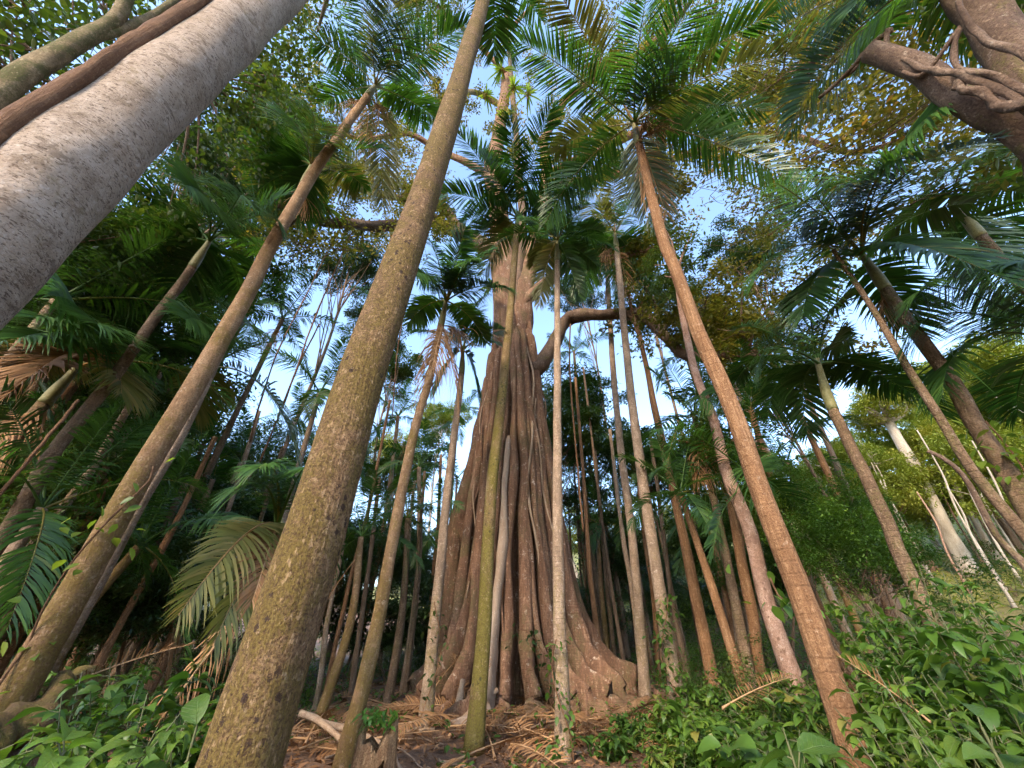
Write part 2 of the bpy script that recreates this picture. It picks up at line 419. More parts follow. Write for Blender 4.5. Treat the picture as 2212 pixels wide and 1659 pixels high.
def frond_arrays(P0, tip, seed, arch=0.16, nl=56, ll=0.75, lw=0.042, twist=0.5, droop=0.25, dead=0.0, start=0.14, rach=0.022, vee=0.15, side_sign=1):
    r = np.random.default_rng(seed)
    P0 = np.asarray(P0, float); tip = np.asarray(tip, float)
    L = np.linalg.norm(tip - P0)
    hor = tip - P0; 
    lift = arch * L
    C1 = P0 + 0.33 * (tip - P0) + UP * lift * 1.1
    C2 = P0 + 0.74 * (tip - P0) + UP * lift * 1.05
    def bez(t):
        t = t[:, None]
        return (1 - t) ** 3 * P0 + 3 * (1 - t) ** 2 * t * C1 + 3 * (1 - t) * t ** 2 * C2 + t ** 3 * tip
    def dbez(t):
        t = t[:, None]
        return norm(3 * (1 - t) ** 2 * (C1 - P0) + 6 * (1 - t) * t * (C2 - C1) + 3 * t ** 2 * (tip - C2))
    B = Build()
    tr = np.linspace(0, 1, 16)
    V, F = tube(bez(tr), rach * (1 - 0.85 * tr) * (1 + 0.6 * np.exp(-tr * 12)), 5, cap=False)
    B.add(V, F, 0.93)
    out = norm(np.cross(dbez(np.array([0.35])), UP))[0]
    if np.linalg.norm(np.cross(dbez(np.array([0.35]))[0], UP)) < 0.2:
        out = norm(np.array([r.normal(), r.normal(), 0]))
    t = np.linspace(start, 0.995, nl)
    for sgn in (-1, 1):
        tt = np.clip(t + r.normal(0, 0.003, nl), start, 0.998)
        Pb = bez(tt); T = dbez(tt)
        s0 = norm(out[None] - T * (T @ out)[:, None])
        nrm = norm(np.cross(s0, T))
        nrm = nrm * np.sign(nrm[:, 2:3] + 1e-6)
        tw = twist * np.clip((tt - 0.2) / 0.6, 0, 1) * side_sign
        c, s = np.cos(tw)[:, None], np.sin(tw)[:, None]
        S = s0 * c + nrm * s; Nn = nrm * c - s0 * s
        fwd = np.clip(0.35 + 0.75 * tt ** 2, 0, 1.2) + r.normal(0, 0.05, nl)
        va = vee + r.normal(0, 0.09, nl)
        D = norm(sgn * S * np.cos(fwd)[:, None] + T * np.sin(fwd)[:, None] + Nn * va[:, None])
        le = ll * (np.sin(math.pi * np.clip(0.16 + 0.80 * (tt - start) / (1 - start), 0, 1)) ** 0.55) * r.uniform(0.88, 1.06, nl)
        w = lw * (0.75 + 0.25 * np.sin(math.pi * tt)) * r.uniform(0.85, 1.1, nl) * np.clip(le / ll * 1.6, 0.4, 1)
        W = norm(np.cross(D, Nn))
        dr = (droop + 0.25 * np.clip(np.sin(tt * 9 + r.uniform(0, 6)), 0, 1) ** 2) * r.uniform(0.5, 1.7, nl) * (1 + dead * 2.0 * r.uniform(0, 1, nl))
        keep = r.uniform(0, 1, nl) > 0.05 + dead * 0.25
        for _ in range(int(r.integers(0, 3))):          # torn gaps
            g0 = int(r.integers(5, nl - 6)); keep[g0:g0 + int(r.integers(2, 6))] = False
        vs_ = []
        for q, wf in ((0.0, 0.35), (0.3, 1.0), (0.66, 0.8)):
            c0 = Pb + D * (le * q)[:, None] - UP * (dr * le * q * q)[:, None]
            tilt = Nn * (w * 0.18)[:, None] * sgn
            vs_.append(c0 - W * (w * wf * 0.5)[:, None] - tilt); vs_.append(c0 + W * (w * wf * 0.5)[:, None] + tilt)
        vs_.append(Pb + D * (le * 0.98)[:, None] - UP * (dr * le * 1.05)[:, None])
        V = np.stack(vs_, 1)[keep]
        m = len(V); b = np.arange(m)[:, None] * 7
        q4 = np.vstack([b + np.array([0, 1, 3, 2]), b + np.array([2, 3, 5, 4])]); t3 = b + np.array([4, 5, 6])
        rn = np.repeat(np.clip(r.normal(0.42, 0.16, m) + 0.15 * (r.uniform(0, 1, m) > 0.93), 0, 0.97), 7)
        B.add(V.reshape(-1, 3), [q4, t3], rn)
    return B

# canonical fronds for instancing: rooted at origin, heading +X, several pitches
FV = {}
def frond_variant(key, elev, L, mat, seed, **kw):
    e = R(elev)
    FV[key] = (frond_arrays((0, 0, 0), (L * math.cos(e), 0, L * math.sin(e)), seed, **kw).mesh('frond'), mat)
for i, (e, ar) in enumerate([(62, 0.10), (42, 0.16), (20, 0.22), (-4, 0.24), (-28, 0.26), (-52, 0.22)]):
    for s in range(2):
        frond_variant(('g', i, s), e + 6 * s, 2.5, M['frond_dark'] if s else M['frond'], 100 + i * 7 + s, arch=ar, nl=52, ll=0.66, lw=0.04,
                      twist=(0.2, 0.9)[s], droop=0.3, side_sign=(1, -1)[s])
frond_variant(('d', 0, 0), -66, 2.2, M['frond_dead'], 300, arch=0.12, nl=36, ll=0.55, lw=0.03, dead=0.8, droop=0.7)
frond_variant(('d', 1, 0), -75, 2.0, M['frond_dead'], 301, arch=0.08, nl=36, ll=0.5, lw=0.03, dead=0.9, droop=0.8)
frond_variant(('l', 0, 0), 2, 2.6, M['frond_dead'], 302, arch=0.03, nl=44, ll=0.5, lw=0.028, dead=0.3, droop=0.05, twist=0.1, vee=0.05)
frond_variant(('l', 1, 0), 3, 2.3, M['frond_dead'], 303, arch=0.06, nl=40, ll=0.45, lw=0.026, dead=0.5, droop=0.12, twist=0.3, vee=0.25)
frond_variant(('l', 2, 0), 0, 1.9, M['frond_dead'], 304, arch=0.05, nl=34, ll=0.42, lw=0.026, dead=0.6, droop=0.1, twist=-0.4, vee=0.4)

def inst_frond(key, parent, loc, az, scale=1.0, tilt=0.0, name='frond'):
    me, mat = FV[key]
    o = part(name, me, mat, parent)
    o.location = loc
    o.rotation_euler = (tilt, 0, az)
    o.scale = (scale,) * 3
    return o

# ------------------------------------------------------------------ palms
def trunk_path(px, d, dtop=None):
    pts = [at(x, y, d if dtop is None else d + (dtop - d) * i / (len(px) - 1)) for i, (x, y) in enumerate(px)]
    b = pts[0].copy(); g = float(gz(b[0], b[1]))
    if b[2] > g + 0.05:
        pts.insert(0, np.array([b[0], b[1], g - 0.12]))
    else:
        pts[0][2] = g - 0.12
    return np.array(pts)

def solve_tip(c, px, py, L, pick=None):
    r = ray(px, py); r = r / np.linalg.norm(r)
    w = c - CAM; t0 = float(w @ r); h2 = float(w @ w) - t0 * t0
    if h2 >= (L * 0.97) ** 2:
        return CAM + r * t0
    k = math.sqrt(L * L - h2)
    A, Bp = CAM + r * (t0 - k), CAM + r * (t0 + k)
    if pick == 'n': return A
    if pick == 'f': return Bp
    return A if abs(A[2] - c[2]) < abs(Bp[2] - c[2]) else Bp

LM = [('the strangler fig', 0.0, 13.7)]
def near_label(head, x, y):
    nm = min(LM, key=lambda t: (t[1] - x) ** 2 + (t[2] - y) ** 2)[0]
    return head + ' nearest ' + nm
LMN = {1: 'the thick warted palm', 2: 'the mossy vine palm', 4: 'the slender smooth palm', 5: 'the short palm with the dry frond', 6: 'the slim palm by the stump', 8: 'the olive mossy palm', 9: 'the straight thin palm', 11: 'the pale ivy-footed palm',
       12: 'the tall red-brown palm', 13: 'the dark slim palm', 14: 'the vine-covered hillside palm'}

def hero_palm(label, px, d, r0, r1, tips, bark, L=3.0, dtop=None, shaft=1.0, nextra=3, seed=0, fmat='frond', swell=0.35, lw=0.047, ll=0.98, seg=14, group=None, dead=0, stalks=0):
    P = trunk_path(px, d, dtop)
    base = P[0].copy(); base[2] = float(gz(base[0], base[1]))
    if seed in LMN: LM.append((LMN[seed], base[0], base[1]))
    root = thing('palm_tree', label, 'palm', tuple(base), group)
    n = 46
    S = spline(P, n) - base
    hgt = np.concatenate([[0], np.cumsum(np.linalg.norm(np.diff(S, axis=0), axis=1))])
    tot = hgt[-1]
    f = hgt / tot
    rad = (r0 + (r1 - r0) * f) * (1 + swell * np.exp(-hgt / 0.55))
    k = max(3, int(round(n * (1 - shaft / tot)))) if shaft else n
    V, F = tube(S[:k], rad[:k], seg, 0.05, seed)
    part('trunk', mesh_np('trunk', V, F, smooth=True), M[bark], root)
    if shaft:
        sp = spline(S[k - 1:], 14); u = np.linspace(0, 1, 14)
        rs = rad[k - 1] * (1.06 + 0.14 * np.sin(math.pi * np.clip(u * 1.6, 0, 1)) - 0.5 * u)
        V, F = tube(sp, rs, 12)
        part('crown_shaft', mesh_np('crown_shaft', V, F, smooth=True), M['shaft'], root)
    top = S[-1]
    r = np.random.default_rng(seed + 999)
    for i, tp in enumerate(tips):
        tipw = solve_tip(top + base, tp[0], tp[1], tp[2] if len(tp) > 2 and tp[2] else L, tp[3] if len(tp) > 3 else None)
        tl = tipw - base
        ar = tp[4] if len(tp) > 4 else r.uniform(0.12, 0.2)
        B = frond_arrays(top - UP * 0.12, tl, seed * 31 + i, arch=ar, ll=ll, lw=lw, twist=r.uniform(-0.9, 0.9), droop=r.uniform(0.12, 0.35), nl=86)
        mk = tp[5] if len(tp) > 5 else ('frond_olive' if r.uniform() < 0.1 else fmat)
        part('frond', B.mesh('frond'), M[mk], root)
    for i in range(nextra):
        key = ('g', int(r.integers(0, 4)), int(r.integers(0, 2)))
        inst_frond(key, root, tuple(top), R(90) + r.uniform(-1.7, 1.7), L / 2.6)
    if stalks:
        B = Build(); c0 = S[k - 1] if shaft else top
        for _ in range(stalks):
            a = r.uniform(0, 6.28); D = np.array([math.cos(a), math.sin(a), 0.1]); h0 = c0 + D * 0.35
            B.add(*tube(spline([c0, c0 + D * 0.2 + UP * 0.08, h0], 6), 0.018, 5, cap=False), 0.6)
            for _ in range(46):
                ln = r.uniform(0.3, 0.75); d2 = D * r.uniform(0.05, 0.35) + r.normal(0, 0.16, 3)
                B.add(*tube(spline([c0 + D * r.uniform(0.15, 0.4), h0 + d2 * 0.7 - UP * ln * 0.35, h0 + d2 - UP * ln], 6), 0.006, 3, cap=False), r.uniform(0.3, 0.9))
        part('flower_stalk', B.mesh('flower_stalk'), M['frond_dead'], root)
    for i in range(dead):
        inst_frond(('d', i % 2, 0), root, tuple(top - UP * 1.0), r.uniform(0, 6.28), 0.9, name='dead_frond')
    return root

def generic_palm(cx, cy_, d, rad, label, group, nf=9, sc=1.0, bark='palm_dark', seed=0, lean=0.0, dead=0):
    top = at(cx, cy_, d)
    r = np.random.default_rng(seed + 5000)
    bx, by = top[0] + r.normal(0, 0.25) + lean, top[1] + r.normal(0, 0.2)
    g = float(gz(bx, by))
    base = np.array([bx, by, g])
    root = thing('palm_tree', near_label(label, bx, by), 'palm', tuple(base), group)
    H = top - base
    mid = H * 0.5 + np.array([r.normal(0, 0.12), r.normal(0, 0.1), 0])
    S = spline([np.array([0, 0, -0.1]), mid, H], 22)
    u = np.linspace(0, 1, 22)
    rr = rad * (1.12 - 0.4 * u) * (1 + 0.3 * np.exp(-u * 14))
    V, F = tube(S, rr, 9, 0.05, seed)
    part('trunk', mesh_np('trunk', V, F, smooth=True), M[bark], root)
    a0 = r.uniform(0, 6.28)
    for i in range(nf):
        lev = min(5, int(i * 6 / nf))
        inst_frond(('g', lev, int(r.integers(0, 2))), root, tuple(H), a0 + i * 2.4 + r.normal(0, 0.2), sc * r.uniform(0.85, 1.1), r.normal(0, 0.12))
    for i in range(dead):
        inst_frond(('d', i % 2, 0), root, tuple(H - UP * 0.5), r.uniform(0, 6.28), sc * 0.85, name='dead_frond')
    return root

hero_palm('thick tan palm trunk with dark warts and olive moss beside the fallen-frond clearing',
          [(518, 1659), (678, 1150), (775, 830), (850, 619), (956, 299), (1044, 0), (1068, -85)], 2.45, 0.158, 0.135,
          [(1066, 120, 2.4, 'f'), (1000, -260), (1230, -160), (930, -150), (1120, -320)], 'palm_near', L=3.0, shaft=1.2, seed=1, swell=0.25, seg=32)
hero_palm('mossy palm with a climbing vine and a thinner palm pressed against it',
          [(-20, 1590), (147, 1301), (295, 1040), (422, 830), (530, 643), (590, 522), (702, 336), (812, 183)], 6.9, 0.145, 0.105,
          [(770, -40), (850, -30, 3.0), (1010, 52, 3.2), (680, 90), (826, 445, 2.8, 'n', 0.1), (950, 262, 2.8), (690, 225), (900, 40)], 'palm_moss', L=3.4, shaft=1.1, stalks=2, seed=2, seg=20, nextra=2, dead=1, ll=1.05, lw=0.05)
hero_palm('thin reddish palm pressed against the mossy vine-covered palm',
          [(70, 1490), (170, 1325), (300, 1088), (400, 915), (535, 632), (605, 503), (675, 351)], 7.9, 0.10, 0.075,
          [(534, 347), (672, 236), (560, 410), (776, 412), (555, 295), (745, 265), (620, 250), (640, 470, 2.2)], 'palm_grey', L=2.6, stalks=1, seed=3, nextra=2)
hero_palm('slender palm with a smooth brown shaft left of the mossy vine palm',
          [(20, 1140), (110, 985), (180, 895), (250, 810), (340, 680), (400, 600), (456, 515)], 9.0, 0.105, 0.08,
          [(291, 421), (215, 560), (600, 474), (400, 400), (520, 420), (330, 520), (520, 640, 2.6), (350, 660, 2.6)], 'palm_dark', L=3.0, seed=4, fmat='frond_dark', nextra=2)
hero_palm('short palm with one dry orange frond curling at its crown',
          [(-60, 1075), (0, 990), (75, 895), (150, 812), (172, 785)], 10.5, 0.12, 0.09,
          [(-10, 875, 2.6, 'n', 0.3, 'frond_dead'), (75, 684), (210, 700), (262, 850, 2.0, 'n', 0.25), (40, 730), (120, 640), (20, 800)], 'palm_dark', L=2.7, seed=5, fmat='frond', nextra=2, dead=2)
hero_palm('slim leaning palm rising beside the rotten stump, dead fronds hanging at its crown',
          [(738, 1659), (801, 1413), (831, 1264), (872, 1040), (902, 904), (928, 815), (965, 643)], 7.4, 0.112, 0.075,
          [(1006, 490), (890, 590), (1100, 624), (1050, 740), (880, 700), (1060, 540), (930, 520), (1020, 560)], 'palm_moss', L=2.1, stalks=1, seed=6, nextra=2, dead=3, ll=0.6)
hero_palm('thin grey palm at the left foot of the fig with a drooping crown',
          [(917, 1581), (932, 1420), (947, 1264), (969, 1040), (995, 829), (1000, 752)], 10.1, 0.13, 0.085,
          [(1034, 862, 2.0, 'n', 0.3), (1088, 712), (900, 715), (940, 850, 2.0, 'n', 0.3), (1045, 640), (960, 650)], 'palm_grey', L=2.2, seed=7, nextra=2, ll=0.6)
hero_palm('olive green mossy palm standing right in front of the fig trunk',
          [(1021, 1622), (1044, 1376), (1063, 1040), (1089, 811), (1111, 568), (1118, 467)], 8.5, 0.14, 0.10,
          [(1193, 224), (1025, 320), (1000, 482, 2.5, 'n', 0.25), (980, 280), (1305, 298), (1340, 345), (1223, 500, 2.4, 'n'), (1100, 250), (1260, 420), (930, 420), (1045, 590, 2.3, 'n', 0.3), (1195, 590, 2.2, 'n', 0.3), (985, 560, 2.5, 'n', 0.28), (1260, 540, 2.5, 'n', 0.28)], 'palm_olive', L=2.8, seed=8, nextra=1, seg=20)
hero_palm('straight thin palm with ivy at its foot before the fig buttress',
          [(1219, 1659), (1214, 1480), (1208, 1301), (1204, 1040), (1204, 643), (1203, 515)], 7.9, 0.115, 0.07,
          [(1290, 575), (1150, 575), (1275, 440), (1130, 470), (1225, 400), (1300, 500), (1165, 660, 1.9, 'n', 0.3), (1255, 650, 1.9, 'n', 0.3)], 'palm_grey', L=2.2, seed=9, nextra=2, ll=0.6, seg=18)
hero_palm('thin pale palm with hanging dead fronds, left of the twin crowns',
          [(1395, 1517), (1387, 1413), (1365, 1152), (1342, 979), (1324, 792), (1313, 606), (1310, 560)], 14.0, 0.15, 0.10,
          [(1250, 610), (1270, 500), (1350, 470), (1400, 600), (1240, 560), (1300, 440)], 'palm_grey', L=2.6, stalks=1, seed=10, nextra=2, dead=3)
hero_palm('pale palm with ivy round its foot under a drooping crown',
          [(1451, 1442), (1417, 1226), (1391, 1054), (1365, 867), (1345, 680), (1339, 606), (1328, 500)], 11.0, 0.155, 0.10,
          [(1250, 640, 2.4, 'n', 0.25), (1415, 640, 2.6, 'n', 0.25), (1445, 560), (1235, 540), (1330, 330), (1405, 400), (1335, 640, 2.2, 'n', 0.3), (1260, 420)], 'palm_grey', L=2.8, stalks=1, seed=11, nextra=2, dead=1)
hero_palm('tall red-brown palm with ringed trunk rising from the leafy undergrowth',
          [(1856, 1659), (1826, 1562), (1774, 1413), (1737, 1301), (1640, 1054), (1602, 942), (1558, 829), (1509, 717), (1453, 568), (1436, 531), (1400, 395), (1368, 262)], 5.3, 0.118, 0.085,
          [(1180, -60, 3.6, 'f'), (1125, 90, 3.4), (1672, 30, 3.4, 'f'), (1716, 120, 3.6, 'n', 0.22), (1735, 408, 3.3, 'n', 0.22), (1425, 480, 2.6, 'n', 0.12, 'frond_grey'), (1178, 482, 3.0, 'n', 0.25), (1200, 330, 3.0), (1540, -60, 3.2), (1400, -20), (1590, 250, 2.8), (1480, 130, 2.6)], 'palm_brown', L=3.1, stalks=2, seed=12, nextra=1, seg=24, swell=0.1, ll=0.85, dead=1)
hero_palm('dark slim palm with smooth green upper trunk before the sunlit hillside',
          [(2030, 1380), (2006, 1331), (1938, 1185), (1920, 1136), (1864, 1016), (1826, 941), (1789, 859), (1764, 775)], 8.2, 0.105, 0.075,
          [(1600, 705, 2.4, 'f'), (1590, 822, 2.4, 'f', 0.2), (1842, 742, 2.2, 'f'), (2045, 905, 2.8, 'f', 0.22), (1700, 660, 2.3, 'f'), (1660, 900, 2.2, 'f', 0.25), (1830, 650, 2.3, 'f'), (1745, 940, 2.0, 'f', 0.3), (1930, 850, 2.4, 'f'), (1760, 640, 2.3, 'f'), (1640, 760, 2.2, 'n')], 'palm_dark', L=2.4, ll=0.7, lw=0.04, seed=13, fmat='frond_dark', nextra=0)
hero_palm('tall palm with vine leaves climbing its trunk at the edge of the hillside',
          [(2300, 1230), (2211, 1083), (2155, 990), (2106, 915), (2050, 815), (1983, 725), (1916, 628), (1856, 541)], 8.6, 0.13, 0.085,
          [(2048, 222, 3.3), (2162, 300, 3.4, 'n', 0.25, 'frond_grey'), (1672, 395, 3.2), (1628, 612, 2.8, 'n', 0.3), (2205, 620, 3.4, 'n', 0.22), (1733, 690, 2.4, 'n', 0.25), (1960, 330, 3.0), (2100, 440, 3.0), (1760, 420, 2.6), (1990, 720, 2.6, 'f')], 'palm_dark', L=3.1, stalks=1, seed=14, nextra=0, seg=18, ll=0.85, lw=0.05)
hero_palm('palm crown with pale sheath beyond the broken tangled limb',
          [(2235, 640), (2140, 535), (2058, 440)], 11.0, 0.13, 0.09,
          [(2225, 420), (2230, 560), (2150, 330), (2225, 700), (2240, 330)], 'palm_dark', L=3.0, seed=15, nextra=0)
hero_palm('palm whose long arching fronds reach in over the hillside gap',
          [(2420, 900), (2340, 800), (2290, 730)], 10.5, 0.13, 0.1,
          [(1985, 630, 3.4, 'n', 0.2), (1955, 738, 3.6, 'n', 0.22), (2035, 855, 3.2, 'n', 0.25), (2200, 900, 3.0), (2230, 560)], 'palm_dark', L=3.2, seed=16, fmat='frond_dark', nextra=0)
hero_palm('palm with olive fronds hanging behind the tangled broken limb',
          [(2160, 60), (2080, 0), (2000, -60)], 7.4, 0.12, 0.09,
          [(1708, 280, 3.3, 'n', 0.2), (1675, 75, 3.2), (1800, -90), (1880, 120, 2.6), (2220, 80, 2.8), (1850, 10), (2100, -120)], 'palm_dark', L=3.1, seed=17, nextra=0)
hero_palm('young palm with bronze drooping fronds behind the thick warted trunk',
          [(640, 1400), (612, 1230), (604, 1120)], 6.2, 0.09, 0.07,
          [(462, 1390, 2.0, 'n', 0.2, 'frond_olive'), (385, 1330, 2.0, 'n', 0.2, 'frond_olive'), (505, 1060, 1.8, None, 0.2, 'frond_dark'), (545, 1300, 1.6, 'n', 0.2, 'frond_dead'), (660, 1010), (560, 1010)], 'palm_dark', L=1.9, seed=18, nextra=0, ll=0.45, lw=0.026, shaft=0.4, dead=1)
hero_palm('palm hidden behind the vine palm, one long frond hanging across the sky gap',
          [(380, 905), (430, 830), (462, 785)], 10.5, 0.13, 0.1,
          [(645, 1000, 3.6, 'n', 0.25, 'frond_grey'), (400, 690), (350, 760), (540, 700), (420, 900, 2.4)], 'palm_dark', L=2.8, seed=19, fmat='frond_dark', nextra=1)

GL = 'palm among the crowded dark trunks of the forest behind the fig'
GG = 'palms of the forest behind the fig'
GLK = ['dark-barked forest palm growing', 'grey ringed forest palm growing', 'brown-barked forest palm growing', 'moss-barked forest palm growing']
gen = [(610, 690, 16, 1.0), (690, 850, 14, 1.0), (555, 640, 18, 1.1), (255, 620, 13, 1.1), (230, 1010, 12, 0.9), (90, 1100, 9, 0.8), (400, 1230, 12, 0.8),
       (300, 1180, 10, 0.8), (880, 1120, 13, 0.8), (905, 1010, 15, 0.9), (760, 1000, 16, 0.9), (1480, 760, 16, 1.0), (1500, 900, 11, 0.9), (1637, 1045, 10, 0.95), (1470, 1065, 10.5, 0.75),
       (780, 1160, 11, 0.75), (150, 960, 14, 1.0), (350, 800, 16, 1.0), (30, 780, 12, 1.0), (690, 980, 20, 1.0), (1240, 760, 22, 1.0), (1570, 800, 18, 1.0),
       (1620, 880, 13, 0.9), (1290, 1130, 20, 0.8), (1540, 1110, 17, 0.8), (520, 1000, 18, 1.0), (440, 960, 22, 1.0), (860, 900, 20, 1.0), (640, 1120, 22, 0.9), (120, 650, 10.5, 1.1), (330, 590, 15, 1.1), (230, 760, 17, 1.0), (420, 700, 20, 1.0),
       (820, 660, 22, 1.1), (1660, 760, 16, 1.0), (1700, 1000, 19, 0.9)]
for i, (x, y, d, s) in enumerate(gen):
    generic_palm(x, y, d, 0.075 + 0.004 * d * 0.6, GLK[i % 4], GG, 9, s, ('palm_dark', 'palm_grey', 'palm_brown', 'palm_moss')[i % 4], i, dead=1 if i % 3 == 0 else 0)
r_ = np.random.default_rng(77)
for i in range(34):                                  # thin trunks standing close together farther back
    x = r_.uniform(40, 1560); d = r_.uniform(15, 30)
    y = r_.uniform(880, 1180)
    if 930 < x < 1260 and d < 17: d += 6
    generic_palm(x, y, d, r_.uniform(0.06, 0.12), GLK[i % 3], GG, 7, r_.uniform(0.7, 1.0), ('palm_dark', 'palm_grey', 'palm_brown')[i % 3], 300 + i)

# ------------------------------------------------------------------ leaf clouds
def leaves(P, L, r, aspect=0.42, droop=0.3, flat=0.6, fold=0.12, rnd=None, rich=False):
    """one folded leaf at each point of P"""
    n = len(P)
    a = r.uniform(0, 2 * math.pi, n)
    D = norm(np.stack([np.cos(a), np.sin(a), r.normal(-droop, 0.45, n)], 1))
    N0 = np.stack([r.normal(0, 1 - flat, n), r.normal(0, 1 - flat, n), np.ones(n)], 1)
    S = norm(np.cross(D, N0)); Nn = np.cross(S, D)
    le = (L * r.uniform(0.65, 1.25, n))[:, None]; w = le * aspect
    if rich:
        q = []
        for t, k in ((0.0, 0.0), (0.28, 0.85), (0.6, 0.9), (1.0, 0.0)):
            c = P + D * le * t - UP * le * (0.22 * t * t)
            if k == 0: q.append(c)
            else: q += [c + S * w * k * 0.5 + Nn * w * fold, c, c - S * w * k * 0.5 + Nn * w * fold]
        V = np.stack(q, 1).reshape(-1, 3)
        b = np.arange(n)[:, None] * 8
        F = [np.vstack([b + np.array(x) for x in ((1, 4, 5, 2), (2, 5, 6, 3))]), np.vstack([b + np.array(x) for x in ((0, 1, 2), (0, 2, 3), (4, 7, 5), (5, 7, 6))])]
        k = 8
    else:
        m = P + D * le * 0.45
        V = np.stack([P, m + S * w * 0.5 + Nn * w * fold, P + D * le - UP * le * 0.12, m - S * w * 0.5 + Nn * w * fold], 1).reshape(-1, 3)
        b = np.arange(n)[:, None] * 4
        F = [np.vstack([b + np.array([0, 1, 2]), b + np.array([0, 2, 3])])]
        k = 4
    rr = np.clip(r.normal(0.45, 0.2, n) if rnd is None else rnd, 0, 1)
    return V, F, np.repeat(rr, k)

def clump_points(r, n, c, rad, flat=0.7):
    v = norm(r.normal(size=(n, 3))) * (r.uniform(0, 1, (n, 1)) ** 0.45)
    return c + v * rad * np.array([1, 1, flat])

def make_crown(seed, nclump=60, nleaf=130, L=0.15, Rx=3.0, Rz=2.2, lean=0.0):
    """irregular crown of radius ~3: clumps on the outside of an uneven lobed volume"""
    r = np.random.default_rng(seed)
    lobes = [np.array([r.normal(0, 1.1), r.normal(0, 1.1), r.normal(0, 0.8)]) for _ in range(6)]
    C = []
    for i in range(nclump):
        lb = lobes[r.integers(0, 6)]
        v = norm(r.normal(size=3)) * np.array([Rx, Rx, Rz]) * r.uniform(0.35, 0.62)
        C.append(lb + v)
    C = np.array(C)
    B = Build()
    for c in C:
        base = r.uniform(0.25, 0.65)
        n = int(nleaf * r.uniform(0.5, 1.3))
        P = clump_points(r, n, c, r.uniform(0.45, 0.95))
        B.add(*leaves(P, L, r, rnd=r.normal(base, 0.12, n)))
    return B.mesh('crown'), C
CROWN = [make_crown(40 + i, 66, 230, 0.2) for i in range(5)]
CROWN_FINE = [make_crown(60 + i, 74, 330, 0.14) for i in range(3)]

CROWN_SPARSE = [make_crown(80 + i, 30, 75, 0.27) for i in range(3)]

def shared_crown(me, leafmat, root, loc):
    """crown mesh shared between trees, its leaf material set on the object"""
    if not me.materials: me.materials.append(M['tree_leaf'])
    o = part('crown', me, None, root, loc)
    o.material_slots[0].link = 'OBJECT'; o.material_slots[0].material = M[leafmat]
    return o

def broad_tree(px, py, d, rad, label, group, leafmat, seed, bark='tree_bark', trunk_r=None, fine=False, base_px=None, name='broadleaf_tree', crown_list=None):
    r = np.random.default_rng(seed + 800)
    c = at(px, py, d)
    bx, by = c[0] + r.normal(0, 0.6), c[1] + r.normal(0, 0.6)
    if base_px is not None:
        q = at(*base_px, d); bx, by = q[0], q[1]
    g = float(gz(bx, by)); base = np.array([bx, by, g])
    H = c - base
    root = thing(name, near_label(label, bx, by) if group == 'broadleaf trees of the forest behind' else label, 'tree', tuple(base), group)
    lst = CROWN_FINE if fine else CROWN
    me, C = lst[seed % len(lst)]
    s = rad / 3.0; az = r.uniform(0, 6.28)
    tr = trunk_r or min(0.15, max(0.05, 0.010 * H[2]))
    B = Build()
    P = spline([np.array([0, 0, -0.2]), H * 0.35 + np.array([r.normal(0, 0.25), r.normal(0, 0.25), 0]), H * 0.7 + np.array([r.normal(0, 0.3), r.normal(0, 0.3), 0]), H], 20)
    u = np.linspace(0, 1, 20)
    V, F = tube(P, tr * (1.15 - 0.85 * u) * (1 + 0.5 * np.exp(-u * 18)), 9, 0.12, seed)
    B.add(V, F)
    ca, sa = math.cos(az), math.sin(az)
    for j in range(0, len(C), 4):
        e = C[j] * s; e = np.array([e[0] * ca - e[1] * sa, e[0] * sa + e[1] * ca, e[2]])
        q0 = P[int(r.integers(11, 19))]
        e = H + e
        V, F = tube(spline([q0, (q0 + e) * 0.5 + r.normal(0, 0.2 * s, 3) - UP * 0.15 * s, e], 7), tr * 0.3 * np.linspace(1, 0.12, 7), 5, cap=False)
        B.add(V, F)
    part('trunk', B.mesh('trunk', True), M[bark], root)
    o = shared_crown(me, leafmat, root, tuple(H))
    o.rotation_euler = (0, 0, az); o.scale = (s, s, s * r.uniform(0.85, 1.2))
    return root

# dark forest behind, crowns set where the photograph shows foliage (pixel, distance, radius)
BL = 'dark green broadleaf tree crowded among the palms of the forest'
BG = 'broadleaf trees of the forest behind'
bt = [(560, 250, 17, 3.2), (430, 380, 15, 3.2), (520, 420, 20, 3.0), (330, 560, 17, 3.6), (180, 620, 16, 3.4), (60, 640, 14, 3.0), (240, 780, 18, 3.4), (330, 860, 24, 4.0),
      (60, 860, 20, 4.0), (150, 1000, 18, 3.4), (760, 560, 22, 2.6), (800, 720, 24, 2.4), (850, 800, 30, 3.2),
      (500, 1010, 26, 3.4), (620, 1040, 28, 3.2), (380, 1040, 20, 3.0), (250, 1120, 16, 2.6), (760, 960, 28, 2.6), (860, 1010, 26, 3.0), (560, 1170, 20, 2.6), (430, 1180, 16, 2.2),
      (60, 1180, 13, 2.4), (1260, 860, 24, 3.4), (1330, 960, 26, 3.6), (1220, 950, 20, 2.6), (1270, 1080, 22, 3.0), (1400, 1000, 22, 2.4), (1480, 1000, 26, 2.8), (1330, 1180, 24, 2.6), (1520, 640, 24, 2.4), (1450, 620, 28, 2.4),
      (1600, 560, 22, 2.6), (1560, 720, 30, 3.0), (1660, 860, 24, 3.0), (1560, 1000, 20, 2.2), (700, 1160, 22, 2.6), (830, 1180, 22, 2.4), (900, 1220, 26, 2.6), (160, 1260, 12, 1.8), (320, 1290, 13, 1.7),
      (1250, 620, 30, 3.0), (1380, 560, 30, 3.0), (1540, 1200, 18, 2.2),
      (650, 330, 22, 3.0), (620, 440, 26, 2.6), (80, 500, 12, 2.6)]
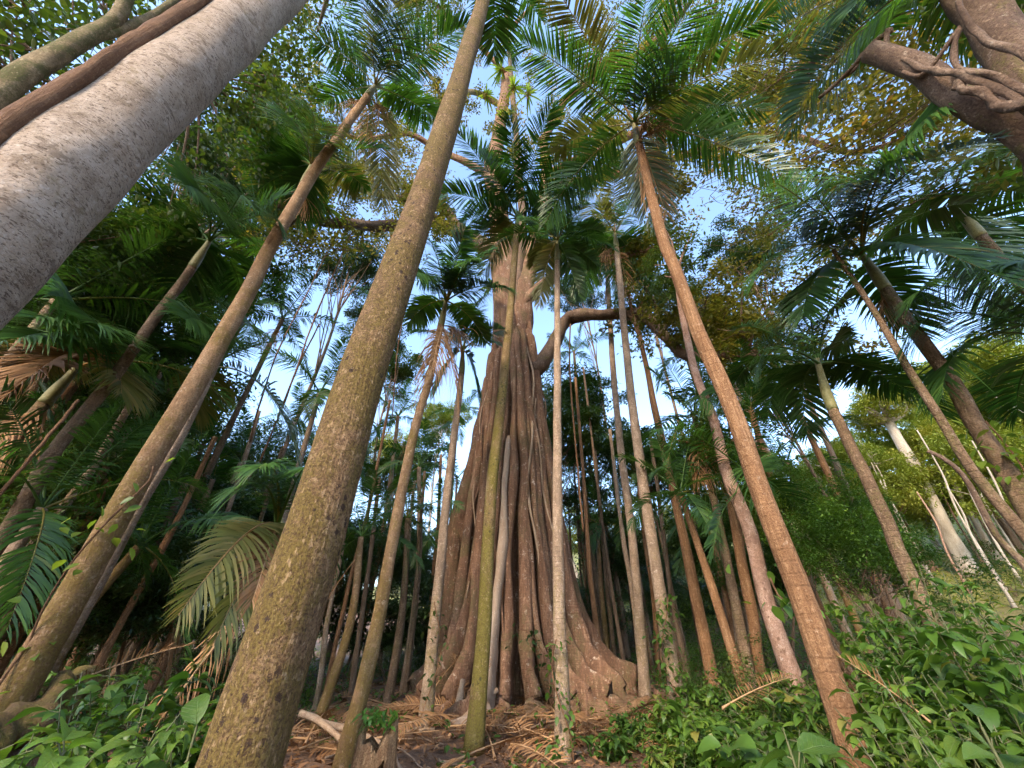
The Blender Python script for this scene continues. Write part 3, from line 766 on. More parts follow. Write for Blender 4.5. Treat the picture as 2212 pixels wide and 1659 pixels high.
for i, (x, y, d, rd) in enumerate(bt):
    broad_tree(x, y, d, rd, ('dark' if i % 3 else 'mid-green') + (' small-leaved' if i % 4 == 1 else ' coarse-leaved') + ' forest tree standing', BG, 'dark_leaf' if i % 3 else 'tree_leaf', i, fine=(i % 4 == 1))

for i, (x, y, d, rd) in enumerate([(1725, 1120, 12.5, 1.7), (1800, 1210, 10.5, 1.4), (1690, 1200, 14, 1.6), (1870, 1180, 13, 1.3)]):
    broad_tree(x, y, d, rd, 'bushy mid-green tree in the thicket', BG, 'shrub_leaf', 150 + i, fine=True, trunk_r=0.05)
r_ = np.random.default_rng(616)
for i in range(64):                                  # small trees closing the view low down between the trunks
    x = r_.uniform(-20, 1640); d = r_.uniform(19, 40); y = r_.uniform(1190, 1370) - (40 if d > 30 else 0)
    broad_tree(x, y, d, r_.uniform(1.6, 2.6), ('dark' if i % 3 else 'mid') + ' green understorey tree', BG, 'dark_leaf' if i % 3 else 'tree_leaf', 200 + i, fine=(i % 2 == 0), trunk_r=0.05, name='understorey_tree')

# sunlit hillside trees
HL = 'yellow-green sunlit tree on the hillside beyond the palms'
HG = 'sunlit trees on the hillside'
r_ = np.random.default_rng(5)
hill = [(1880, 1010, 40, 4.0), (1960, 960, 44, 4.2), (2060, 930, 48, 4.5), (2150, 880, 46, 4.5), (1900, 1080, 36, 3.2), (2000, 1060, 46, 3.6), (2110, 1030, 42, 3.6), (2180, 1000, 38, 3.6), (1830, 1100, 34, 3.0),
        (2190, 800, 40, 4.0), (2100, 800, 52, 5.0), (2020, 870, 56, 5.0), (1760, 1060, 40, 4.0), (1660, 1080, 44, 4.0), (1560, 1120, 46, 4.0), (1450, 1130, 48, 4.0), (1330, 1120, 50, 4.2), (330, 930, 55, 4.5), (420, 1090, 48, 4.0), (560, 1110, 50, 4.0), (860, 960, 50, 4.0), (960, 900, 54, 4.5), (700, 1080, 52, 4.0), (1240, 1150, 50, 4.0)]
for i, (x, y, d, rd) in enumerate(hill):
    broad_tree(x, y, d, rd, ('pale' if i % 2 else 'dark') + '-trunked ' + HL, HG, 'hill_leaf_sunlit', 20 + i, bark='white_bark' if i % 2 else 'tree_bark', trunk_r=0.22)
def pale_tree(label, pts, d, r0, r1, seed, crown=None, bark='white_bark', leaf='hill_leaf_sunlit', rad=3.0, name='pale_tree', group=None):
    P = trunk_path(pts, d); base = P[0].copy(); base[2] = float(gz(base[0], base[1]))
    root = thing(name, label, 'tree', tuple(base), group)
    S = spline(P, 30) - base; u = np.linspace(0, 1, 30)
    V, F = tube(S, (r0 + (r1 - r0) * u) * (1 + 0.35 * np.exp(-u * 16)), 12, 0.14, seed)
    part('trunk', mesh_np('trunk', V, F, smooth=True), M[bark], root)
    r = np.random.default_rng(seed)
    if crown:
        lst = CROWN_SPARSE if rad < 2 else CROWN
        me, C = lst[seed % len(lst)]
        c = at(*crown, d) - base
        B = Build()
        s = rad / 3
        for j in range(0, len(C), 5):
            e = c + C[j] * s
            B.add(*tube(spline([S[-1], (S[-1] + e) * 0.5 + r.normal(0, 0.2, 3), e], 7), r1 * 0.8 * np.linspace(1, 0.12, 7), 6, cap=False))
        part('limb', B.mesh('limb', True), M[bark], root)
        o = shared_crown(me, leaf, root, tuple(c)); o.scale = (s,) * 3
    return root
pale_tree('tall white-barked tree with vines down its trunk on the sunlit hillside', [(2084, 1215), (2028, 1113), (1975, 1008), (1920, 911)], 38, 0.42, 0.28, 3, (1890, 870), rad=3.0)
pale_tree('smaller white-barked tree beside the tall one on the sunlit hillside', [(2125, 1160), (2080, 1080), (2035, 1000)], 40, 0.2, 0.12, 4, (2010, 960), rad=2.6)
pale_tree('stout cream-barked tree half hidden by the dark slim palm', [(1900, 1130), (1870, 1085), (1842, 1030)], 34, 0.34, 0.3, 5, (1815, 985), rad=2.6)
r_ = np.random.default_rng(21)
for i in range(26):
    x = r_.uniform(1780, 2200); y = r_.uniform(1090, 1200)
    d = r_.uniform(30, 48)
    hh = r_.uniform(90, 190)
    pale_tree('thin bare sapling stem standing pale in the hillside grass', [(x, y), (x - 0.25 * hh + r_.normal(0, 6), y - 0.5 * hh), (x - 0.5 * hh, y - hh)], d, 0.07, 0.03, 30 + i, None, bark='white_bark' if i % 2 else 'pink_bark', name='sapling', group='bare saplings on the hillside')

# ------------------------------------------------------------------ single trees of mid distance
def limb_path(pts, d):
    if isinstance(d, (int, float)): d = [d] * len(pts)
    return np.array([at(x, y, q) for (x, y), q in zip(pts, d)])

pale_tree('slender tree with mottled pink bark behind the red-brown palm', [(1745, 1560), (1729, 1506), (1692, 1413), (1655, 1301), (1620, 1150), (1576, 1035), (1539, 904), (1498, 792), (1471, 662), (1462, 600)], 9.8, 0.16, 0.07, 7, (1440, 560), bark='pink_bark', leaf='tree_leaf', rad=1.6, name='slender_tree')
pale_tree('crooked dark trunk with green moss beside the vine-covered palm', [(2290, 1260), (2200, 1136), (2162, 1091), (2088, 997), (2020, 886), (1957, 792), (1894, 680), (1845, 605), (1800, 540)], 7.6, 0.075, 0.035, 8, None, bark='palm_dark', name='slender_tree')
pale_tree('thin bare leaning sapling ending in a bent tip before the hillside', [(2260, 1290), (2212, 1220), (2162, 1170), (2136, 1128), (2080, 1027), (2030, 985), (2004, 974)], 6.6, 0.055, 0.022, 9, None, bark='limb_bark_shaded', name='slender_tree')
pale_tree('fibrous orange-barked trunk between the twin palms and the pink tree', [(1530, 1420), (1505, 1300), (1470, 1130), (1440, 1000), (1410, 860), (1385, 740), (1370, 690)], 13.0, 0.15, 0.09, 10, (1360, 650), bark='palm_brown', leaf='tree_leaf', rad=1.8, name='slender_tree')
pale_tree('brown trunk with green upper stem behind the pink mottled tree', [(1640, 1440), (1625, 1330), (1600, 1200), (1580, 1090), (1560, 1000)], 11.0, 0.13, 0.09, 11, (1550, 960), bark='palm_brown', leaf='tree_leaf', rad=1.4, name='slender_tree')
TR = [(690, 1480, 740, 1180, 12, .06), (715, 1440, 800, 1080, 13, .06), (760, 1480, 800, 1200, 14, .08), (880, 1450, 905, 1180, 14, .07), (850, 1470, 880, 1200, 17, .09), (1300, 1440, 1262, 1050, 16, .09), (1350, 1450, 1290, 1040, 19, .08),
      (1330, 1450, 1300, 1150, 20, .1), (1385, 1440, 1340, 1120, 17, .1), (1420, 1430, 1390, 1150, 20, .1), (1480, 1440, 1430, 1130, 18, .1), (1520, 1420, 1480, 1180, 22, .12), (820, 1440, 840, 1150, 22, .1), (640, 1440, 700, 1150, 20, .09),
      (560, 1430, 640, 1130, 18, .08), (460, 1400, 560, 1130, 16, .09), (380, 1400, 500, 1080, 14, .08), (210, 1440, 380, 1130, 11, .07), (190, 1460, 330, 1200, 13, .1), (90, 1400, 270, 1080, 13, .08), (0, 1290, 200, 1010, 11, .09), (10, 1420, 160, 1180, 12, .1), (280, 1420, 400, 1180, 15, .11), (520, 1450, 580, 1210, 20, .1), (1600, 1440, 1560, 1200, 15, .08), (930, 1430, 945, 1150, 20, .1)]
for i, (x0, y0, x1, y1, d, q) in enumerate(TR):
    _q = at(x0, y0, d); pale_tree(near_label(('thin grey', 'thin orange-brown', 'thin rough brown', 'thin dark')[i % 4] + ' bare trunk standing', _q[0], _q[1]), [(x0, y0), ((x0 + x1) / 2 + (i % 5 - 2) * 3, (y0 + y1) / 2), (x1, y1), (x1 + (x1 - x0) * 0.5, y1 - (y0 - y1) * 0.6)], d, q, q * 0.7, 60 + i, None, bark=('palm_grey', 'palm_brown', 'tree_bark', 'palm_dark')[i % 4], name='sapling', group='bare trunks behind the fig')

# ------------------------------------------------------------------ great grey trunk, its clasping stem and mossy limb (left)
def big_left():
    d = 4.75
    az = R(-65.0)
    bx, by = d * math.sin(az), d * math.cos(az)
    base = np.array([bx, by, float(gz(bx, by))])
    root = thing('grey_tree', 'massive pale grey speckled trunk leaning in at the top, thickest trunk in view', 'tree', tuple(base))
    n = 70; z = np.linspace(-0.3, 17.0, n)
    S = np.stack([0.02 * np.sin(z * 0.4), 0.02 * np.cos(z * 0.5), z], 1)
    V, F = tube(S, 0.405 * (1 - 0.012 * z) * (1 + 0.6 * np.exp(-np.clip(z, 0, 99) / 0.9)), 48, 0.035, 4)
    V = V.copy()
    for (zz, th, h, w) in ((5.3, -35, 0.06, 0.22), (4.4, -38, 0.06, 0.25), (6.2, 145, 0.05, 0.3), (7.4, -30, 0.05, 0.3), (3.5, -80, 0.04, 0.3)):
        c = np.array([0.4 * math.cos(R(th)), 0.4 * math.sin(R(th)), zz])
        q = np.linalg.norm(V - c, axis=1); k = h * np.exp(-(q / w) ** 2)
        V[:, :2] += norm(V[:, :2]) * k[:, None]
    part('trunk', mesh_np('trunk', V, F, smooth=True), M['grey_bark'], root)
    r = np.random.default_rng(9)
    B = Build(); BL_ = Build()
    for j in range(9):                               # crown high above the picture
        a = r.uniform(0, 6.28); e = np.array([math.cos(a) * r.uniform(2, 4), math.sin(a) * r.uniform(2, 4), 17 + r.uniform(1, 4)])
        B.add(*tube(spline([S[-6], (S[-6] + e) / 2 + UP * 0.4, e], 9), 0.16 * np.linspace(1, 0.2, 9), 7, cap=False))
        for q in range(5):
            P = clump_points(r, 90, e + r.normal(0, 0.9, 3), 0.8)
            BL_.add(*leaves(P, 0.16, r))
    part('limb', B.mesh('limb', True), M['grey_bark'], root)
    part('crown', BL_.mesh('crown'), M['tree_leaf'], root)
big_left()
P = limb_path([(-330, 560), (0, 283), (120, 205), (239, 127), (373, 41), (430, 2), (520, -70)], [4.6, 4.62, 4.65, 4.68, 4.7, 4.7, 4.7])
b0 = np.array([P[0][0], P[0][1], gz(P[0][0], P[0][1]) - 0.1]); P = np.vstack([b0, P]); S = spline(P, 60)
V, F = tube(S - b0, 0.085 + 0.012 * np.sin(np.arange(60) * 1.9) * (np.arange(60) % 3 == 0), 14, 0.14, 3)
tag(part('clasping_stem', mesh_np('clasping_stem', V, F, smooth=True), M['liana_bark'], None, tuple(b0)), 'knobbly brown ringed stem clinging to the massive grey trunk', 'stem')
P = limb_path([(-260, 380), (0, 203), (97, 138), (168, 93), (235, 52), (262, 20), (285, -40)], 6.4)
b0 = np.array([P[0][0], P[0][1], gz(P[0][0], P[0][1]) - 0.1]); P = np.vstack([b0, P])
lt = thing('mossy_tree', 'mossy patchy tree limb crossing behind the knobbly brown stem', 'tree', tuple(b0))
S = spline(P, 50); V, F = tube(S - b0, np.linspace(0.2, 0.085, 50), 14, 0.12, 5)
part('trunk', mesh_np('trunk', V, F, smooth=True), M['moss_limb'], lt)
Q = spline(limb_path([(180, 86), (280, 58), (350, 20), (420, -30)], 6.4), 16); V, F = tube(Q - b0, np.linspace(0.07, 0.04, 16), 9, 0.1, 6)
part('limb', mesh_np('limb', V, F, smooth=True), M['moss_limb'], lt)
r_ = np.random.default_rng(31)
B = Build(); TB = Build()
for (x, y, d, rr, n) in [(30, 60, 8, .9, 130), (120, 20, 8.5, 1.0, 150), (60, 130, 9, .8, 90), (200, -10, 9, 1.0, 150), (-20, 110, 8, .8, 110), (330, 40, 9.5, .9, 120), (250, 20, 9, .7, 90), (20, -20, 8, .9, 130), (150, 75, 9.5, .7, 60), (380, 10, 9, .8, 100), (30, 220, 11, .8, 90), (-20, 180, 10, .8, 80)]:
    cc = at(x, y, d); P = clump_points(r_, int(n * 2.2), cc, rr * 1.1)
    B.add(*leaves(P - b0, 0.15, r_, rich=True, aspect=0.5))
    for _ in range(7):
        e = cc + r_.normal(0, rr * 0.6, 3); TB.add(*tube(spline([cc - b0 + np.array([0.3, 0.2, -0.3]), (cc + e) / 2 - b0, e - b0], 6), np.linspace(0.018, 0.005, 6), 5, cap=False))
part('crown', B.mesh('crown'), M['tree_leaf'], lt); part('branch', TB.mesh('branch'), M['tree_bark'], lt)

# dark leafy branches hanging between the grey trunk and the vine palm
nb = at(470, 330, 8.5); hb = at(-40, 540, 8.8); gb = np.array([hb[0], hb[1], float(gz(hb[0], hb[1]))])
nt = thing('round_leaf_tree', 'tree with glossy round dark leaves hanging beside the massive grey trunk', 'tree', tuple(gb))
B = Build(); T_ = Build()
T_.add(*tube(spline([np.array([0, 0, -0.2]), at(-40, 540, 8.8) - gb, at(200, 300, 8.7) - gb, at(420, 170, 8.5) - gb, at(540, 100, 8.3) - gb], 24), np.linspace(0.15, 0.05, 24), 10, 0.1, 2))
for (x, y, d, rr, n) in [(560, 90, 8, .7, 150), (620, 110, 8.2, .7, 170), (570, 190, 8, .7, 170), (630, 240, 8.4, .75, 190), (540, 260, 8.5, .7, 150), (480, 300, 8.6, .7, 150), (600, 320, 9, .7, 130), (660, 170, 8.6, .6, 120), (500, 220, 8.4, .5, 90), (670, 290, 9, .6, 100), (420, 390, 9, .7, 120), (540, 350, 9.4, .6, 90), (640, 40, 8, .6, 110), (360, 470, 9.5, .8, 120)]:
    c = at(x, y, d)
    P = clump_points(r_, int(n * 1.6), c, rr)
    B.add(*leaves(P - gb, 0.14, r_, rich=True, aspect=0.6))
    T_.add(*tube(spline([at(420, 170, 8.5) - gb, (at(420, 170, 8.5) + c) / 2 - gb + np.array([0, 0, 0.25]), c - gb], 8), np.linspace(0.04, 0.008, 8), 6, cap=False))
part('trunk', T_.mesh('trunk', True), M['tree_bark'], nt)
part('crown', B.mesh('crown'), M['tree_leaf'], nt)

# ------------------------------------------------------------------ tangled broken limb (upper right)
def tangled():
    D = 6.0
    main = limb_path([(2560, 760), (2400, 480), (2212, 285), (2130, 240), (2050, 190), (1975, 145), (1905, 118), (1880, 112)], [7.4, 6.8, 6.3, 6.1, 6.0, 5.9, 5.8, 5.75])
    b = np.array([main[0][0] + 0.2, main[0][1], float(gz(main[0][0], main[0][1]))])
    root = thing('tangled_tree', 'leaning dark tree limb with a broken end and woody vines wound round it', 'tree', tuple(b))
    S = spline(np.vstack([[b[0], b[1], b[2] - 0.2], main]), 60) - b
    V, F = tube(S, np.linspace(0.30, 0.135, 60), 20, 0.1, 8)
    part('trunk', mesh_np('trunk', V, F, smooth=True), M['limb_bark_shaded'], root)
    P = limb_path([(2330, 420), (2250, 250), (2190, 120), (2130, 40), (2075, -20), (2020, -90)], 6.6)
    V, F = tube(spline(P, 30) - b, np.linspace(0.26, 0.2, 30), 18, 0.1, 9)
    part('limb', mesh_np('limb', V, F, smooth=True), M['limb_bark_shaded'], root)
    vines = [([(2240, 250), (2190, 200), (2140, 190), (2100, 178), (2040, 150), (1990, 140), (1940, 128), (1915, 100), (1925, 60)], 0.05),
             ([(2240, 200), (2150, 170), (2080, 150), (2060, 90), (2070, 60), (2000, 160), (1960, 150)], 0.04),
             ([(1930, 60), (1890, 90), (1840, 150), (1790, 190), (1764, 212), (1810, 180), (1850, 150), (1870, 110), (1900, 90)], 0.035),
             ([(2240, 150), (2180, 100), (2120, 80), (2090, 60), (2080, 0), (2060, -40)], 0.045),
             ([(2240, 230), (2170, 225), (2120, 210), (2090, 190), (2070, 170), (2050, 200)], 0.06)]
    for i, (p, q) in enumerate(vines):
        S = spline(limb_path(p, 5.75), 44) - b
        S = S + 0.03 * np.sin(np.arange(44)[:, None] * np.array([0.23, 0.31, 0.19]) + i)
        V, F = tube(S, q * np.linspace(1, 0.6, 44), 9, 0.2, i)
        part('vine', mesh_np('vine', V, F, smooth=True), M['limb_bark_shaded'], root)  # vines take the same shade-darkened bark as the limb
    r = np.random.default_rng(3); B = Build()
    for (x, y, d, q, n) in [(2260, 100, 8, 1.0, 160), (2150, -60, 8, 1.2, 200), (2300, 250, 8, 1.0, 150)]:
        B.add(*leaves(clump_points(r, n, at(x, y, d), q) - b, 0.15, r, rich=True))
    part('crown', B.mesh('crown'), M['tree_leaf'], root)
tangled()

# ------------------------------------------------------------------ the strangler fig
FX, FY = 0.03, 13.7
def fig():
    base = np.array([FX, FY, float(gz(FX, FY))])
    root = thing('strangler_fig', 'huge strangler fig with fluted buttress roots in the clearing', 'tree', tuple(base))
    r = np.random.default_rng(19)
    zk = [-0.3, 0, 1, 3, 6, 10, 14, 17, 20]; rk = [1.75, 1.65, 1.5, 1.38, 1.2, 0.95, 0.72, 0.55, 0.5]
    Rz = lambda z: np.interp(z, zk, rk)
    n = 60; z = np.linspace(-0.3, 17.0, n); seg = 72
    ph = np.linspace(0, 2 * math.pi, seg, endpoint=False)
    fl = 0.10 * np.sin(7 * ph[None] + 0.15 * z[:, None]) + 0.08 * np.sin(11 * ph[None] + 1 + 0.1 * z[:, None]) + 0.05 * np.sin(17 * ph[None] + 2)
    rr = Rz(z)[:, None] * (0.84 + fl - 0.42 * np.exp(-((ph[None] - R(274)) / 0.16) ** 2) * np.clip((10.5 - z[:, None]) / 3, 0, 1))
    V = np.stack([rr * np.cos(ph), rr * np.sin(ph), np.broadcast_to(z[:, None], rr.shape)], -1).reshape(-1, 3)
    i = np.arange(n - 1)[:, None] * seg; j = np.arange(seg)[None]; j2 = (j + 1) % seg
    F = np.stack([i + j, i + j2, i + seg + j2, i + seg + j], -1).reshape(-1, 4)
    part('trunk', mesh_np('trunk', V, F, smooth=True), M['fig_bark'], root)

    def aroot(th0, ztop, w, flare, out, pale=False, off=0.0, seed=0, merge=0.0):
        q = np.random.default_rng(seed); ef = q.uniform(0.45, 1.2)
        zz = np.concatenate([np.linspace(ztop, 2.0, 26), np.linspace(1.7, 0.12, 14)])
        rho = Rz(zz) * 1.0 + 0.12 + off * np.exp(-((zz - 4.5) / 2.6) ** 2) + flare * np.exp(-zz / ef) + 0.25 * flare * np.exp(-zz / 2.2)
        th = th0 + merge * (zz / ztop) ** 2 + 0.05 * np.sin(zz * 0.55 + q.uniform(0, 6)) + 0.02 * np.sin(zz * 1.7 + q.uniform(0, 6))
        P = np.stack([rho * np.cos(th), rho * np.sin(th), zz], 1)
        wt = w * (1.0 + 0.15 * np.sin(zz * 1.3 + q.uniform(0, 6)) - 0.25 * zz / ztop)
        wd = w * 1.15 + 0.42 * flare * np.exp(-zz / 1.3)
        t = np.linspace(0.1, 1, 16)                       # runs out over the ground
        e_r = rho[-1] + out * t; e_t = th[-1] + q.normal(0, 0.12) * t + 0.05 * np.sin(t * 6 + q.uniform(0, 6))
        gx, gy = e_r * np.cos(e_t), e_r * np.sin(e_t)
        ez = gz(gx + FX, gy + FY) - base[2] + 0.11 * (1 - t) ** 2 + 0.02
        P = np.vstack([P, np.stack([gx, gy, ez], 1)])
        wt = np.concatenate([wt, w * (1 - 0.75 * t)]); wd = np.concatenate([wd, (w * 1.1 + 0.25 * flare) * (1 - 0.85 * t) * 0.6 + 0.03])
        P[0] *= np.array([0.8, 0.8, 1.0])
        T = norm(np.gradient(P, axis=0))
        rad = norm(np.concatenate([P[:, :2], np.zeros((len(P), 1))], 1))
        Tg = np.stack([-rad[:, 1], rad[:, 0], np.zeros(len(P))], 1)
        Nn = norm(np.cross(T, Tg))
        sg = 14; a = np.linspace(0, 2 * math.pi, sg, endpoint=False)
        lump = 1 + 0.09 * np.sin(np.arange(len(P))[:, None] * 0.6 + 2 * a[None] + q.uniform(0, 6)) + 0.06 * np.sin(np.arange(len(P))[:, None] * 1.3 - a[None])
        VV = P[:, None] + (lump * wt[:, None] * np.cos(a))[..., None] * Tg[:, None] + (lump * wd[:, None] * np.sin(a))[..., None] * Nn[:, None]
        VV = VV.reshape(-1, 3); m = len(P)
        ii = np.arange(m - 1)[:, None] * sg; jj = np.arange(sg)[None]; jk = (jj + 1) % sg
        FF = np.stack([ii + jj, ii + sg + jj, ii + sg + jk, ii + jk], -1).reshape(-1, 4)
        o = part('aerial_root', mesh_np('aerial_root', VV, FF, smooth=True), M['fig_pale' if pale else 'fig_bark'], root)
        if pale: o['label'] = 'pale bleached buttress root'
    # front side runs from 180 (left) over 270 (towards the viewer) to 360 (right)
    spec = [(176, 9, .24, .9, 1.0, 0, .35), (188, 11, .20, .8, .9, 0, .5), (200, 12, .26, .7, .8, 0, .0), (211, 9, .16, .9, .8, 0, .25), (222, 13, .24, .8, 1.0, 0, 0), (233, 12, .17, .6, .9, 0, .15), (243, 13, .22, .9, .9, 0, 0), (252, 10, .15, .8, 1.0, 0, .1),
            (259, 7.5, .13, 1.1, 1.0, 1, .2), (266, 14, .18, .9, .8, 0, 0), (284, 13, .2, .7, .6, 0, -.05), (290, 14, .2, .9, .9, 0, 0), (299, 9, .11, .9, 1.2, 0, .2), (307, 13, .22, .8, .8, 0, 0), (317, 14, .2, .9, .9, 0, .05), (328, 11, .17, .9, 1.1, 0, .2),
            (338, 13, .26, .9, 1.0, 0, 0), (349, 12, .2, 1.2, 1.3, 0, .1), (360, 10, .24, 1.2, 1.5, 0, .2), (20, 9, .3, 1.0, 1.2, 0, 0), (50, 10, .3, 1.0, 1.2, 0, 0), (85, 9, .3, 1.0, 1.0, 0, 0), (120, 10, .3, 1.0, 1.0, 0, 0), (150, 9, .3, 1.0, 1.0, 0, 0)]
    for k, (a, zt, w, fl_, out, pale, off) in enumerate(spec):
        a += r.normal(0, 2.2); w *= r.uniform(0.65, 1.65); fl_ *= r.uniform(0.45, 1.35); out *= r.uniform(0.5, 1.6)
        if 270 < a < 278: w = min(w, 0.09)
        aroot(R(a), zt, w * 0.72, fl_, out, bool(pale), off, 200 + k, r.normal(0, 0.12))
    # thin string roots wandering over the trunk
    for k in range(8):
        a0 = R(r.uniform(195, 350)); zt = r.uniform(7, 13)
        zz = np.linspace(zt, r.uniform(0.2, 4), 40)
        th = a0 + 0.16 * np.sin(zz * 0.7 + r.uniform(0, 6)) + 0.1 * (zt - zz) / zt * r.normal(0, 1.5)
        rho = Rz(zz) * 1.05 + 0.26 + 0.08 * np.sin(zz * 2 + k)
        P = np.stack([rho * np.cos(th), rho * np.sin(th), zz], 1)
        part('string_root', mesh_np('string_root', *tube(P, 0.022 + 0.018 * r.uniform(), 7, 0.2, k), smooth=True), M['dry_wood' if k % 3 == 0 else 'fig_bark'], root)
    SB = Build(); CL = []
    # stems and limbs traced upward
    def limb(pts, d, r0, r1, nm='limb', mat='fig_bark', sg=16, n=34):
        P = spline(limb_path(pts, d), n) - base
        part(nm, mesh_np(nm, *tube(P, np.linspace(r0, r1, n), sg, 0.16, int(r0 * 1000)), smooth=True), M[mat], root)
        if nm == 'limb':
            for _ in range(9):                            # side branches and their twigs
                i = int(r.integers(n // 3, n)); L_ = r.uniform(0.8, 2.4); dv = norm(norm(P[min(i + 1, n - 1)] - P[max(i - 1, 0)]) * 0.7 + r.normal(0, 0.6, 3) + UP * 0.3) * L_
                Q = spline([P[i], P[i] + dv * 0.5 + r.normal(0, 0.15, 3), P[i] + dv], 9)
                SB.add(*tube(Q, np.linspace(max(0.02, r1 * 0.6), 0.008, 9), 6, 0.1, i, cap=False))
                for _ in range(5):
                    j = int(r.integers(3, 9)); tv = r.normal(0, 0.45, 3)
                    SB.add(*tube(spline([Q[j], Q[j] + tv * 0.5 + r.normal(0, 0.05, 3), Q[j] + tv], 5), np.linspace(0.012, 0.004, 5), 4, cap=False))
                    CL.append(Q[j] + tv * 0.8)
        return P
    d0 = 13.6
    limb([(1095, 760), (1092, 640), (1084, 540), (1075, 450), (1064, 360), (1078, 280), (1088, 220), (1094, 160)], d0, 0.72, 0.34, 'stem')
    limb([(1120, 760), (1128, 640), (1150, 540), (1168, 470), (1180, 380), (1172, 300)], d0 - 0.2, 0.55, 0.28, 'stem')
    limb([(1108, 780), (1112, 660), (1125, 560), (1130, 470), (1120, 380), (1112, 250), (1100, 120), (1095, 30), (1105, -40)], d0 - 0.4, 0.24, 0.15, 'stem', 'limb_bark_shaded')
    limb([(1140, 800), (1168, 790), (1200, 735), (1225, 690), (1262, 678), (1300, 681), (1345, 676), (1385, 680), (1420, 705), (1450, 740), (1478, 768), (1560, 770), (1640, 764)], [13.3] * 4 + [13.0] * 9, 0.34, 0.15, 'limb', 'limb_bark_shaded')
    limb([(1430, 712), (1465, 685), (1520, 690), (1580, 735)], 13.0, 0.15, 0.06, 'limb', 'limb_bark_shaded')
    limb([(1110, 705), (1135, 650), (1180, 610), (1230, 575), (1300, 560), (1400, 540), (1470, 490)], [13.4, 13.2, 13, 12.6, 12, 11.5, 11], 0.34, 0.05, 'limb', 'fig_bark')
    limb([(1080, 560), (1020, 520), (960, 490), (930, 478), (860, 488), (760, 484), (690, 478), (600, 440)], [13.6, 13.5, 13.3, 13, 12.6, 12.2, 12, 11.8], 0.42, 0.14, 'limb', 'limb_bark_shaded')
    limb([(1078, 540), (1000, 500), (950, 440), (880, 430), (800, 415), (730, 395), (660, 370)], [13.6, 13.8, 14, 14.4, 14.8, 15, 15.4], 0.34, 0.1, 'limb', 'limb_bark_shaded')
    limb([(1085, 230), (1030, 200), (1000, 205), (960, 230), (940, 180), (900, 120)], [13.6, 13.2, 12.8, 12.4, 12, 11.6], 0.24, 0.08, 'limb', 'moss_limb')
    limb([(1172, 310), (1220, 220), (1300, 160), (1400, 100), (1480, 20), (1520, -60)], [13.4, 12.6, 11.5, 10.5, 9.5, 9], 0.28, 0.08)
    limb([(1175, 380), (1300, 320), (1480, 240), (1640, 190), (1760, 130), (1900, 40)], [13.4, 12.6, 11.5, 10.6, 10, 9.6], 0.28, 0.06)
    limb([(1176, 400), (1320, 380), (1500, 330), (1680, 290), (1830, 330), (1950, 300)], [13.4, 13.4, 13.4, 13, 12.5, 12], 0.26, 0.06)
    limb([(1070, 380), (960, 330), (880, 290), (780, 300), (690, 260), (600, 200)], [13.6, 14, 14.4, 14.6, 14.8, 15], 0.26, 0.06)
    limb([(1092, 160), (1000, 60), (930, 0), (860, -60)], [13.4, 12, 11, 10], 0.22, 0.08)
    limb([(1105, 60), (1180, -20), (1260, -90)], [13.0, 12, 11], 0.2, 0.08)
    # crown: clumps of leaves along the outer limbs and through the canopy over the clearing
    B = Build(); q = np.random.default_rng(44); TW = Build()
    spots = []
    for _ in range(620):
        u = q.uniform()
        if u < 0.52: x, y = q.uniform(1180, 2230), q.uniform(-90, 400); d = q.uniform(8.5, 15)
        elif u < 0.76: x, y = q.uniform(640, 1200), q.uniform(-90, 420); d = q.uniform(9.5, 17)
        elif u < 0.9: x, y = q.uniform(1380, 1900), q.uniform(380, 760); d = q.uniform(12, 17)
        else: x, y = q.uniform(560, 900), q.uniform(360, 560); d = q.uniform(11, 16)
        if 1010 < x < 1180 and q.uniform() < 0.55: continue
        if x > 1850 and q.uniform() < 0.5: continue
        spots.append((x, y, d))
    part('branch', SB.mesh('branch', True), M['limb_bark_shaded'], root)
    for c in CL:
        n = int(q.uniform(45, 95)); B.add(*leaves(clump_points(q, n, c, q.uniform(0.35, 0.6), 0.6), 0.18, q, aspect=0.48, rnd=q.normal(q.uniform(0.1, 0.5), 0.15, n)))
    for x, y, d in spots:
        c = at(x, y, d)
        n = int(q.uniform(60, 150)); rd = q.uniform(0.5, 1.0)
        P = clump_points(q, n, c, rd, 0.5)
        B.add(*leaves(P - base, 0.175, q, aspect=0.48, rnd=q.normal(q.uniform(0.25, 0.7), 0.15, n)))
        for w in range(2):
            e = c + q.normal(0, 0.45, 3); s0 = c + np.array([FX - c[0], FY - c[1], 1.5]) * 0.13
            TW.add(*tube(spline([s0 - base, (s0 + e) / 2 - base + q.normal(0, 0.12, 3), e - base], 6), np.linspace(0.014, 0.004, 6), 4, cap=False))
    part('twig', TW.mesh('twig'), M['limb_bark_shaded'], root)['kind'] = 'stuff'
    part('crown', B.mesh('crown'), M['fig_leaf'], root)
fig()

